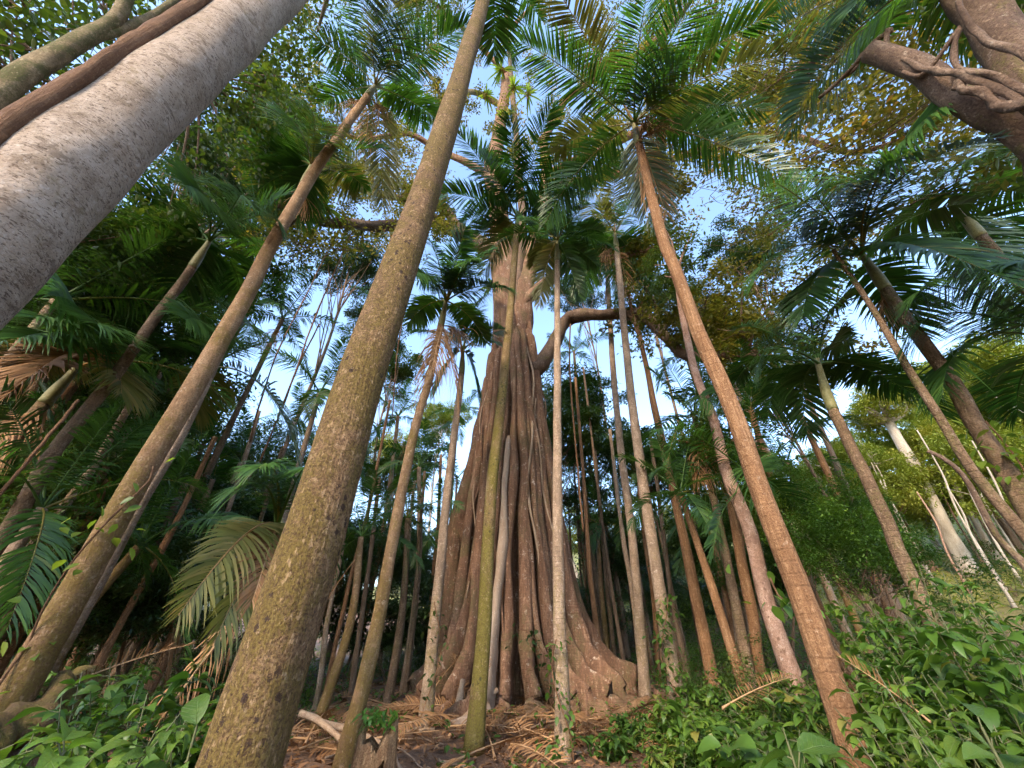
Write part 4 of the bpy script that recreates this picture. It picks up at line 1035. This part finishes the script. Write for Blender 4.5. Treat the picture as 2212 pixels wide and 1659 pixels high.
# epiphytes high on the fig
def epiphyte(px, py, d, label, n, L, seed, mat='fern', size=0.065):
    c = at(px, py, d); r = np.random.default_rng(seed)
    root = thing('nest_fern', label, 'fern', tuple(c), 'nest ferns on the fig limbs')
    for i in range(n):
        a = r.uniform(0, 6.28); e = r.uniform(-0.2, 1.0)
        D = np.array([math.cos(a) * math.cos(e), math.sin(a) * math.cos(e), math.sin(e)])
        t = np.linspace(0, 1, 7)[:, None]
        ln = L * r.uniform(0.7, 1.2)
        C = D * ln * t - UP * ln * 0.75 * t ** 2
        S = norm(np.cross(D, UP)); w = size * np.sin(math.pi * np.clip(t * 0.9 + 0.06, 0, 1)) ** 0.6
        V = np.stack([C - S * w + UP * w * 0.2, C, C + S * w + UP * w * 0.2], 1).reshape(-1, 3)
        b = np.arange(6)[:, None] * 3
        F = np.vstack([b + np.array([0, 1, 4, 3]), b + np.array([1, 2, 5, 4])])
        part('leaf', mesh_np('leaf', V, F, np.full(len(V), r.uniform(0.2, 0.9)), True), M[mat], root)
    B = Build(); P = clump_points(r, 60, np.zeros(3), 0.25); B.add(*leaves(P, 0.2, r, aspect=0.2))
    part('root_ball', B.mesh('root_ball'), M['litter'], root)
for i, (x, y, d, n, L) in enumerate([(1094, 90, 12.6, 22, 1.3), (1085, 150, 12.7, 20, 1.2), (1110, 190, 12.8, 18, 1.1), (1050, 205, 12.7, 14, 0.9), (1092, 250, 13, 14, 1.0), (1140, 205, 12.8, 14, 1.0), (700, 450, 11.6, 16, 0.9), (1098, 40, 12.6, 16, 1.2), (1062, 620, 12.4, 10, 0.7)]):
    epiphyte(x, y, d, 'bright strappy nest fern growing on a fig limb', n, L, 70 + i)

# ------------------------------------------------------------------ lianas
LI = [[(748, 470), (700, 560), (660, 640), (600, 760), (560, 880), (540, 960)], [(770, 480), (735, 560), (700, 640), (668, 720), (640, 800), (600, 900)], [(1232, 700), (1232, 800), (1240, 900), (1250, 1000), (1262, 1150)],
      [(170, 865), (120, 925), (60, 1000), (10, 1060), (-30, 1110)], [(690, 700), (640, 800), (610, 880), (560, 1000)], [(800, 780), (775, 850), (740, 960)], [(1545, 700), (1560, 760), (1570, 850), (1580, 1000)], [(880, 640), (860, 760), (850, 900)]]
for i, p in enumerate(LI):
    d = [12, 12.5, 12.8, 8.0, 15, 14, 12.7, 16][i]
    P = limb_path(p, d); b = P[-1].copy()
    S = spline(P, 40); r = np.random.default_rng(i)
    S = S + np.cumsum(r.normal(0, 0.004, S.shape), axis=0) - b
    tag(part('liana', mesh_np('liana', *tube(S, 0.022 + 0.006 * (i % 3), 6, 0.15, i), smooth=True), M['liana_bark'], None, tuple(b)), 'thin woody liana hanging between the trunks', 'liana', 'hanging lianas')

# ------------------------------------------------------------------ undergrowth
def leaf_mesh(seed, w=0.5, fold=0.16, droop=0.25, teeth=0.0):
    NL = 14
    t = np.linspace(0, 1, NL); prof = np.sin(math.pi * t ** 0.8) ** 0.85 * w * 0.5
    prof[0] = 0.012; prof[-1] = 0.004
    r = np.random.default_rng(seed); prof = prof * (1 + r.normal(0, 0.02, NL) + 0.05 * (np.arange(NL) % 2) * np.sin(math.pi * t))
    C = np.stack([t, 0.03 * np.sin(t * 5 + seed), 0.08 * np.sin(t * 3) - droop * t * t], 1)
    V = np.stack([C + np.stack([-0.06 * prof, prof, fold * prof * 2 + 0.03 * np.sin(t * 14 + seed) * prof], 1), C, C + np.stack([-0.06 * prof, -prof, fold * prof * 2 + 0.03 * np.cos(t * 13 + seed) * prof], 1)], 1).reshape(-1, 3)
    b = np.arange(NL - 1)[:, None] * 3
    F = np.vstack([b + np.array([0, 1, 4, 3]), b + np.array([1, 2, 5, 4])])
    return V, F
LEAF = {}; LEAFV = [leaf_mesh(v, (0.5, 0.42, 0.6, 0.52)[v], droop=(0.2, 0.35, 0.1, 0.45)[v]) for v in range(4)]
for k, mk in (('s', 'near_leaf'), ('f', 'near_fresh')):
    for v in range(4):
        V, F = leaf_mesh(v, (0.5, 0.42, 0.6, 0.52)[v], droop=(0.2, 0.35, 0.1, 0.45)[v])
        me = mesh_np('leaf', V, F, np.full(len(V), (0.3, 0.5, 0.42, 0.65)[v]), True); me.materials.append(M[mk]); LEAF[k, v] = me

def shrub(x, y, H, nst, label, group, kind='s', L=0.16, seed=0, per=9, spread=0.5, name='shrub', massed=False):
    r = np.random.default_rng(seed + 4000)
    g = float(gz(x, y)); root = thing(name, label, 'shrub', (x, y, g), group)
    B = Build(); pl = []
    sp = r.uniform(0.55, 1.1); L = L * sp; per = int(per / sp ** 1.2); slim = r.choice([1.0, 1.0, 0.7, 0.55]); tone = r.uniform(0.3, 0.6)
    root['label'] = near_label(('tall ' if H > 1.1 else 'low ') + ('narrow' if slim < 0.8 else 'broad') + '-leaved ' + ('pale' if tone > 0.45 else 'deep') + ' green shrub', x, y)
    for s in range(nst):
        a = r.uniform(0, 6.28); e = np.array([math.cos(a) * spread * r.uniform(0.3, 1), math.sin(a) * spread * r.uniform(0.3, 1), H * r.uniform(0.6, 1.05)])
        P = spline([np.array([0, 0, -0.05]) + np.append(r.normal(0, 0.06, 2), 0), e * 0.5 + r.normal(0, 0.06, 3), e], 14)
        B.add(*tube(P, np.linspace(0.008, 0.003, 14), 5, cap=False))
        for i in range(per):
            f = r.uniform(0.12, 1.0) ** 0.8; q = P[int(f * 13)]
            az = r.uniform(0, 6.28); pit = r.normal(0.12, 0.3)
            ln = L * r.uniform(0.55, 1.25) 
            pe = ln * 0.3
            Dv = np.array([math.cos(az) * math.cos(pit), math.sin(az) * math.cos(pit), math.sin(-pit + 0.3)])
            st = q + Dv * pe
            B.add(*tube(np.array([q, st]), 0.003, 3, cap=False))
            pl.append((st, az, pit, ln, r.normal(0, 0.35), int(r.integers(0, 4))))
    part('stem', B.mesh('stem'), M['stemg'], root)
    if massed:
        BB = Build(); qv = r.normal(tone, 0.16, len(pl))
        for n_, (st, az, pit, ln, roll, v) in enumerate(pl):
            Vv, Fv = LEAFV[v]
            m = np.array((Matrix.Rotation(az, 3, 'Z') @ Matrix.Rotation(pit, 3, 'Y') @ Matrix.Rotation(roll, 3, 'X')))
            BB.add((Vv * np.array([1, slim, 1])) @ m.T * ln + st, Fv, np.clip(qv[n_], 0, 1))
        part('foliage', BB.mesh('foliage', True), M['shrub_leaf' if kind == 's' else 'fresh_leaf'], root)['kind'] = 'stuff'
        return root
    for st, az, pit, ln, roll, v in pl:
        o = bpy.data.objects.new('leaf', LEAF[kind, v]); col.objects.link(o); o.parent = root
        o.location = st; o.rotation_euler = (roll, pit, az); o.scale = (ln, ln * slim, ln)
    return root
k = NT('green_stem'); p_ = k.n('BsdfPrincipled', Base__Color=k.ramp(k.noise(k.coords(), 8, 3), [(0.3, (0.05, 0.055, 0.02)), (0.7, (0.10, 0.10, 0.035))]), Roughness=0.6)
M['stemg'] = k.done(p_.outputs[0])

def px_ground(px, py, d):
    q = at(px, py, d); return q[0], q[1], q[2] - float(gz(q[0], q[1]))
# right-hand wall of undergrowth: (pixel of its top, distance, stems)
RL = 'leafy green shrub in the dense undergrowth around the red-brown palm'
RG = 'shrubs of the undergrowth by the red-brown palm'
rs = [(1930, 1225, 6.2, 5), (2030, 1260, 6.6, 5), (2150, 1270, 5.6, 5), (2200, 1330, 5.0, 5), (2080, 1330, 5.0, 5), (1960, 1340, 5.4, 5), (1880, 1330, 6.8, 5), (2180, 1430, 4.2, 5), (2060, 1450, 4.2, 4), (1930, 1460, 4.4, 5), (2140, 1530, 3.4, 4),
      (1990, 1550, 3.6, 4), (1780, 1490, 6.6, 4), (1660, 1520, 6.0, 5), (1560, 1540, 6.6, 5), (1480, 1500, 8.0, 5), (1700, 1440, 8.6, 5), (1590, 1450, 9.5, 5), (1500, 1430, 10.5, 5), (1420, 1500, 9.5, 5), (1400, 1580, 7.6, 5), (1330, 1600, 8.2, 4), (1640, 1590, 4.6, 5), (1540, 1610, 5.2, 4), (1450, 1620, 6.2, 4), (1960, 1610, 3.0, 3), (2190, 1590, 3.0, 3), (1850, 1400, 7.6, 5), (2050, 1390, 5.8, 5), (1900, 1270, 8.0, 5), (1990, 1250, 8.6, 5), (2100, 1290, 7.4, 5), (2200, 1260, 7.0, 5), (1840, 1380, 6.0, 5), (2000, 1430, 4.9, 5), (2120, 1400, 4.7, 5), (1900, 1530, 4.6, 5), (1840, 1290, 9.0, 5), (1960, 1290, 7.2, 5), (1620, 1480, 7.6, 5), (1720, 1520, 5.4, 5), (1820, 1450, 5.6, 5), (1560, 1480, 8.4, 5), (1380, 1540, 8.8, 5)]
for i, (x, y, d, ns) in enumerate(rs):
    X, Y, H = px_ground(x, y, d)
    far = d > 4.5
    shrub(X, Y, max(H, 0.35), ns + (2 if far else 1), near_label('leafy green shrub growing', X, Y), RG, 's', 0.18, i, per=40 if far else 20, spread=0.6, massed=far)
LL = 'leafy shrub between the vine palm and the thick warted palm'
LG = 'shrubs beside the thick warted palm'
ls = [(300, 1440, 5.2, 5), (390, 1420, 5.6, 5), (460, 1440, 5.0, 5), (250, 1500, 4.6, 5), (340, 1500, 4.4, 5), (430, 1520, 4.2, 4), (200, 1540, 4.2, 4), (300, 1560, 3.8, 4), (410, 1590, 3.6, 4), (60, 1590, 4.4, 4), (160, 1610, 3.8, 3), (480, 1480, 5.2, 4), (250, 1440, 7.0, 5), (30, 1640, 4.0, 4)]
for i, (x, y, d, ns) in enumerate(ls):
    X, Y, H = px_ground(x, y, d)
    far = d > 4.3
    shrub(X, Y, max(H, 0.35), ns + (2 if far else 1), near_label('dark leafy shrub growing', X, Y), LG, 's', 0.17, 60 + i, per=38 if far else 19, spread=0.55, massed=far)
def bespoke(label, stem_px, d, leafs, kind, seed, cat='sapling'):
    """a near plant whose leaves are set one by one: (base px, tip px, near/far offset)"""
    q = at(*stem_px, d); g = float(gz(q[0], q[1])); b = np.array([q[0], q[1], g])
    root = thing('broadleaf_seedling', label, cat, tuple(b)); B = Build()
    top = q - b; P = spline([np.array([0, 0, -0.03]), top * 0.5 + np.array([0.03, 0.02, 0]), top], 10)
    B.add(*tube(P, np.linspace(0.012, 0.006, 10), 6, cap=False))
    for i, (a0, a1, dd) in enumerate(leafs):
        hsh = math.sin(i * 7.3 + seed * 2.1); dz = UP * 0.05 * i * (1 if cat == 'sapling' and len(leafs) > 5 else 0.2)
        s = at(*a0, d) - b - dz; e = s + (at(*a1, d + dd) - b - s - dz) * (0.82 + 0.2 * hsh) - UP * 0.04 * hsh
        B.add(*tube(np.array([top - dz * 1.4, s]), 0.004, 4, cap=False))
        D = Vector(e - s); ln = D.length
        X = D.normalized(); Z = Vector((0, 0, 1)); Y = Z.cross(X).normalized(); Z = X.cross(Y)
        m = Matrix((X, Y, Z)).transposed().to_4x4()
        o = bpy.data.objects.new('leaf', LEAF[kind, i % 4]); col.objects.link(o); o.parent = root
        o.matrix_local = Matrix.Translation(Vector(s)) @ m @ Matrix.Rotation(0.55 * hsh, 4, 'X') @ Matrix.Scale(ln, 4)
    part('stem', B.mesh('stem'), M['stemg'], root)
bespoke('bright lime seedling with four broad leaves at the foot of the vine palm', (137, 1625), 2.6, [((138, 1600), (172, 1545), .25), ((130, 1598), (60, 1580), -.1), ((150, 1605), (242, 1608), -.05), ((132, 1612), (90, 1665), -.25), ((145, 1612), (190, 1660), -.2)], 'f', 1)
bespoke('bluish green seedling with pointed leaves left of the thick warted palm', (425, 1570), 3.2, [((425, 1565), (420, 1475), .3), ((430, 1568), (505, 1500), .1), ((432, 1575), (490, 1560), -.15), ((420, 1572), (365, 1640), -.3), ((428, 1580), (440, 1650), -.35), ((418, 1565), (375, 1510), .1)], 's', 2)
bespoke('large-leaved plant spreading broad toothed leaves at the foot of the red-brown palm', (1700, 1600), 3.0, [((1690, 1570), (1602, 1562), -.1), ((1692, 1605), (1575, 1640), -.2), ((1710, 1568), (1790, 1535), .1), ((1715, 1590), (1810, 1590), -.15), ((1700, 1562), (1675, 1500), .3), ((1705, 1610), (1740, 1680), -.25), ((1694, 1585), (1620, 1530), .2), ((1690, 1610), (1630, 1690), -.25), ((1704, 1560), (1740, 1490), .25), ((1712, 1605), (1790, 1650), -.2)], 's', 3)
bespoke('large-leaved plant with long slanting leaves below the hillside gap', (2120, 1570), 3.0, [((2112, 1548), (2040, 1480), .2), ((2125, 1560), (2210, 1545), -.1), ((2110, 1565), (2030, 1600), -.15), ((2118, 1575), (2170, 1640), -.2), ((2118, 1545), (2160, 1480), .2), ((2108, 1580), (2070, 1660), -.2), ((2112, 1550), (2090, 1470), .25), ((2124, 1566), (2215, 1600), -.15)], 's', 4)
bespoke('small yellow-green sprout beside the thick warted palm', (600, 1640), 2.9, [((600, 1640), (585, 1665), -.1), ((602, 1636), (615, 1662), -.12), ((598, 1636), (578, 1625), .05), ((603, 1634), (622, 1640), .02)], 'f', 5)

# farther understorey shrubs, sharing crowns
UL = 'low rounded bush on the shaded forest floor behind the palms'
UG = 'bushes on the shaded forest floor'
r_ = np.random.default_rng(909)
bush = [make_crown(90 + i, 34, 90, 0.16, 3.0, 2.4)[0] for i in range(3)]
for me in bush[:2]: me.materials.append(M['shrub_leaf'])
bush[2].materials.append(M['tree_leaf'])
cnt = 0
while cnt < 120:
    x = r_.uniform(-30, 34); y = r_.uniform(8, 42)
    if (x - FX) ** 2 + (y - FY) ** 2 < 22 or math.hypot(x, y) < 9 : continue
    if abs(x) < 4.5 and y < 13: continue
    if -7 < x < -2 and y < 12: continue
    cnt += 1
    s = r_.uniform(0.25, 0.5) * (1 + 0.02 * y)
    b = thing('bush', near_label('low ' + ('green', 'glossy', 'dark')[cnt % 3] + ' bush on the forest floor', x, y), 'bush', (x, y, float(gz(x, y))), UG)
    o = part('foliage', bush[cnt % 3], None, b, (0, 0, 1.5 * s)); o.scale = (s, s, s * 0.85); o.rotation_euler = (0, 0, r_.uniform(0, 6.28))
    B = Build()
    for j in range(4): B.add(*tube(spline([np.zeros(3) - UP * 0.1, r_.normal(0, 0.15, 3) + UP * s, np.append(r_.normal(0, 1.2 * s, 2), 2.2 * s)], 6), np.linspace(0.02, 0.006, 6), 5, cap=False))
    part('stem', B.mesh('stem'), M['tree_bark'], b)

def scatter(n, f, seed, zone):
    r = np.random.default_rng(seed)
    x = r.uniform(zone[0], zone[1], n); y = r.uniform(zone[2], zone[3], n)
    k = f(x, y, r); return x[k], y[k], r
# leaf litter
x, y, r = scatter(50000, lambda x, y, r: r.uniform(0, 1, len(x)) < np.clip(1.6 - np.hypot(x, y - 8) / 12, 0.12, 1), 1, (-18, 16, 3, 30))
P = np.stack([x, y, gz(x, y) + r.uniform(0.005, 0.06, len(x))], 1)
V, F, rn = leaves(P, 0.15, r, aspect=0.36, droop=0.0, flat=0.6)
V[:, 2] = np.maximum(V[:, 2], gz(V[:, 0], V[:, 1]) + 0.004)
o = part('leaf_litter', mesh_np('leaf_litter', V, F, rn), M['litter']); tag(o, 'brown dead leaf litter strewn over the forest floor', 'leaf litter', kind='stuff')
# ground cover
def cover_density(x, y, r):
    clear = np.exp(-(((x + 1.5) / 3.0) ** 2 + ((y - 9.0) / 3.2) ** 2)) + np.exp(-(((x - FX) / 3.4) ** 2 + ((y - FY) / 3.2) ** 2))
    patch = 0.5 + 0.5 * np.sin(x * 1.1 + 2) * np.cos(y * 0.9) + 0.3 * np.sin(x * 2.7 + y * 2.1)
    return r.uniform(0, 1, len(x)) < np.clip(0.55 * patch + 0.3 + 0.35 * (x > 2.2) - 1.0 * clear, 0.10, 1)
x, y, r = scatter(5200, cover_density, 2, (-16, 18, 3.5, 26))
nst = len(x); per = 14
hh = r.uniform(0.12, 0.5, nst)
X = np.repeat(x, per) + r.normal(0, 0.12, nst * per); Y = np.repeat(y, per) + r.normal(0, 0.12, nst * per)
Z = gz(X, Y) + np.repeat(hh, per) * r.uniform(0.25, 1.0, nst * per)
V, F, rn = leaves(np.stack([X, Y, Z], 1), 0.12, r, aspect=0.5, droop=0.15, flat=0.7, rich=True, rnd=np.repeat(r.normal(0.45, 0.22, nst), per))
o = part('ground_cover', mesh_np('ground_cover', V, F, rn), M['shrub_leaf']); tag(o, 'low green herbs covering the forest floor', 'ground cover', kind='stuff')
# hillside grass and scrub
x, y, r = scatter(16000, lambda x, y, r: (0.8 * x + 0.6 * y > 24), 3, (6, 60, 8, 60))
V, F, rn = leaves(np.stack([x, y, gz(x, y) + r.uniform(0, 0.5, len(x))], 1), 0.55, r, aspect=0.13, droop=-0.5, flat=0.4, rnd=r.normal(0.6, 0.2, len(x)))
o = part('hill_grass', mesh_np('hill_grass', V, F, rn), M['hill_leaf_sunlit']); tag(o, 'sunlit yellow-green grass covering the hillside', 'grass', kind='stuff')

# fallen fronds and sticks
r_ = np.random.default_rng(314)
FFL = 'dry brown palm frond lying on the litter of the clearing'
for i in range(96):
    if i < 70: x, y = r_.uniform(-5.5, 2.5), r_.uniform(7.0, 12.5)
    else: x, y = r_.uniform(-9, 8), r_.uniform(8, 20)
    if (x - FX) ** 2 + (y - FY) ** 2 < 3.5: continue
    o = inst_frond(('l', i % 3, 0), None, (x, y, float(gz(x, y)) + 0.07), r_.uniform(0, 6.28), r_.uniform(0.6, 1.0), r_.normal(0, 0.2), name='fallen_frond')
    tag(o, FFL, 'frond', 'fallen fronds in the clearing')
def prop_frond(px, py, d, az, sc, tilt, elev, label, key=('l', 1, 0)):
    q = at(px, py, d); o = inst_frond(key, None, tuple(q), az, sc, tilt, name='fallen_frond'); o.rotation_euler = (tilt, -elev, az); tag(o, label, 'frond')
prop_frond(1010, 1545, 11.3, R(120), 0.7, 0.3, R(40), 'dry frond propped against the left buttress of the fig')
prop_frond(930, 1500, 11.6, R(60), 0.8, -0.3, R(25), 'dry frond slumped over the left fig root')
prop_frond(1060, 1400, 11.4, R(250), 0.45, 0.4, R(-65), 'short dead frond hanging on the pale buttress')
prop_frond(1560, 1530, 7.0, R(10), 0.55, 0.6, R(12), 'orange-brown frond caught in the undergrowth by the red-brown palm')
prop_frond(2010, 1560, 4.6, R(120), 0.3, 0.9, R(40), 'small straw-coloured dead frond fan caught in the shrubs', ('l', 2, 0))
prop_frond(480, 1530, 5.4, R(70), 0.7, 0.5, R(48), 'rust-brown dead frond leaning behind the thick warted palm')
prop_frond(120, 1490, 7.2, R(20), 0.6, -0.4, R(20), 'dead frond lying on the mossy log', ('l', 2, 0))
for i in range(46):
    x, y = r_.uniform(-6, 5), r_.uniform(7.2, 13.0)
    if (x - FX) ** 2 + (y - FY) ** 2 < 4: continue
    ln = r_.uniform(0.4, 1.7); a = r_.uniform(0, 6.28)
    t = np.linspace(-0.5, 0.5, 10)
    X = x + np.cos(a) * t * ln; Y = y + np.sin(a) * t * ln
    P = np.stack([X, Y, gz(X, Y) + 0.03 + 0.12 * (t + 0.5) * r_.uniform(0, 1)], 1) + r_.normal(0, 0.008, (10, 3)); b = P[0].copy()
    tag(part('stick', mesh_np('stick', *tube(P - b, np.linspace(1, 0.5, 10) * r_.uniform(0.012, 0.035), 6, 0.15, i), smooth=True), M['dry_wood'], None, tuple(b)), 'bare fallen stick lying in the litter near the fig', 'stick', 'fallen sticks near the fig')

# stump, mossy log, leaning bark slabs
def stump():
    q = at(812, 1590, 6.5); b = np.array([q[0], q[1], float(gz(q[0], q[1]))])
    root = thing('rotten_stump', 'short rotten orange-brown stump with a black hollow and sprouting leaves', 'stump', tuple(b))
    n, sg = 14, 28; H = q[2] - b[2] + 0.1
    ph = np.linspace(0, 2 * math.pi, sg, endpoint=False); u = np.linspace(0, 1, n)
    rr = 0.21 * (1.35 - 0.35 * u[:, None]) * (1 + 0.1 * np.sin(3 * ph[None] + u[:, None]) + 0.06 * np.sin(8 * ph[None]))
    zt = u[:, None] * (H + 0.1 * np.sin(2 * ph[None] + 1) + 0.05 * np.sin(7 * ph[None])) - 0.08
    V = np.stack([rr * np.cos(ph), rr * np.sin(ph), zt], -1).reshape(-1, 3)
    inn = np.stack([rr[-1] * 0.72 * np.cos(ph), rr[-1] * 0.72 * np.sin(ph), zt[-1] - 0.05], 1); bot = inn * np.array([0.8, 0.8, 0]) + np.array([0, 0, H * 0.45])
    V = np.vstack([V, inn, bot]); m = n + 2
    i = np.arange(m - 1)[:, None] * sg; j = np.arange(sg)[None]; j2 = (j + 1) % sg
    F = np.stack([i + j, i + j2, i + sg + j2, i + sg + j], -1)
    hole = ((ph > R(283)) & (ph < R(312)))
    keep = np.ones((m - 1, sg), bool); keep[4:9, hole] = False
    part('trunk', mesh_np('stump', V, F[keep].reshape(-1, 4), smooth=True), M['rotten'], root)
    r = np.random.default_rng(2); B = Build(); P = clump_points(r, 110, np.array([0.0, 0, H + 0.08]), 0.25, 0.5); B.add(*leaves(P, 0.10, r, rich=True, aspect=0.45)); part('sprout', B.mesh('sprout'), M['fresh_leaf'], root)
stump()
A = at(40, 1570, 6.6); Bq = at(190, 1475, 7.4); b = A.copy(); b[2] = float(gz(A[0], A[1]))
A2 = at(-80, 1620, 6.2); P = spline([A2, A, (A + Bq) / 2 + UP * 0.03, Bq], 24); P[:, 2] = np.minimum(P[:, 2], gz(P[:, 0], P[:, 1]) + 0.3); P = P - b
tag(part('mossy_log', mesh_np('mossy_log', *tube(P, 0.17 + 0.025 * np.sin(np.arange(24)), 22, 0.3, 7), smooth=True), M['log_moss'], None, tuple(b)), 'thick mossy fallen log behind the foot of the vine palm', 'log')
for i, (p, q_, w) in enumerate([((985, 1560, 11.0), (1000, 1470, 11.4), 0.09), ((1000, 1575, 10.9), (1075, 1490, 11.2), 0.06), ((1320, 1560, 10.6), (1400, 1510, 11.2), 0.1), ((690, 1560, 9), (850, 1620, 8.2), 0.05), ((650, 1540, 8.6), (740, 1600, 8), 0.05)]):
    a, c = at(*p), at(*q_); a[2] = max(a[2], gz(a[0], a[1]) + 0.03)
    tag(part('broken_branch', mesh_np('broken_branch', *tube(spline([a, (a + c) / 2 + UP * 0.04, c], 12) - a, w * np.linspace(1, 0.8, 12), 9, 0.15, i), smooth=True), M['dry_wood' if i != 2 else 'rotten'], None, tuple(a)), ['tan broken branch stub leaning on the left fig buttress', 'thin split branch leaning on the left fig buttress', 'chunk of reddish log beside the right fig root', 'long bare branch lying beyond the rotten stump', 'pale branch lying behind the thick warted palm'][i], 'branch')

# climbing vines with leaves on trunks
def climber(px, d, r0, label, n, L, seed, kind='tree_leaf', spread=0.16):
    P = trunk_path(px, d) ; b = P[0].copy(); b[2] = float(gz(b[0], b[1]))
    r = np.random.default_rng(seed); S = spline(P, 50) - b
    hgt = np.linspace(0, 1, 50); a = 5 * hgt + r.uniform(0, 6)
    C = S + np.stack([np.cos(a) * r0, -np.abs(np.sin(a)) * r0, np.zeros(50)], 1)
    root = thing('climbing_vine', label, 'vine', tuple(b))
    part('stem', mesh_np('stem', *tube(C, 0.011, 6, 0.1, seed), smooth=True), M['liana_bark'], root)
    B = Build(); k = r.integers(4, 50, n); Q = C[k] + r.normal(0, spread, (n, 3)) * np.array([1, 0.8, 1])
    B.add(*leaves(Q, L, r, aspect=0.62, rich=True, droop=0.5)); part('foliage', B.mesh('foliage'), M[kind], root)
climber([(2300, 1230), (2211, 1083), (2155, 990), (2110, 920)], 8.5, 0.16, 'leafy vine climbing the tall palm at the hillside edge', 150, 0.16, 1, 'fern', 0.2)
climber([(100, 1390), (170, 1265), (240, 1130), (275, 1070), (310, 1010)], 6.7, 0.17, 'bright sparse vine climbing the mossy palm', 34, 0.15, 2, 'fern', 0.18)
climber([(1451, 1442), (1440, 1370), (1425, 1290)], 10.8, 0.2, 'ivy clump round the foot of the pale palm', 190, 0.13, 3, 'shrub_leaf', 0.14)
climber([(1215, 1560), (1210, 1450), (1206, 1380)], 7.75, 0.13, 'ivy sprigs on the foot of the straight thin palm', 60, 0.10, 4, 'shrub_leaf', 0.10)
climber([(1800, 1480), (1740, 1320), (1690, 1250)], 5.9, 0.2, 'leafy creeper hanging behind the red-brown palm', 60, 0.15, 5, 'shrub_leaf', 0.2)
climber([(917, 1581), (935, 1440), (945, 1300)], 9.95, 0.14, 'small creeper on the thin grey palm at the fig foot', 50, 0.11, 6, 'tree_leaf', 0.12)
climber([(1190, 1560), (1165, 1440), (1150, 1370), (1130, 1360)], 11.2, 0.2, 'bluish creeper hanging over the fig hollow', 60, 0.13, 7, 'dark_leaf', 0.16)
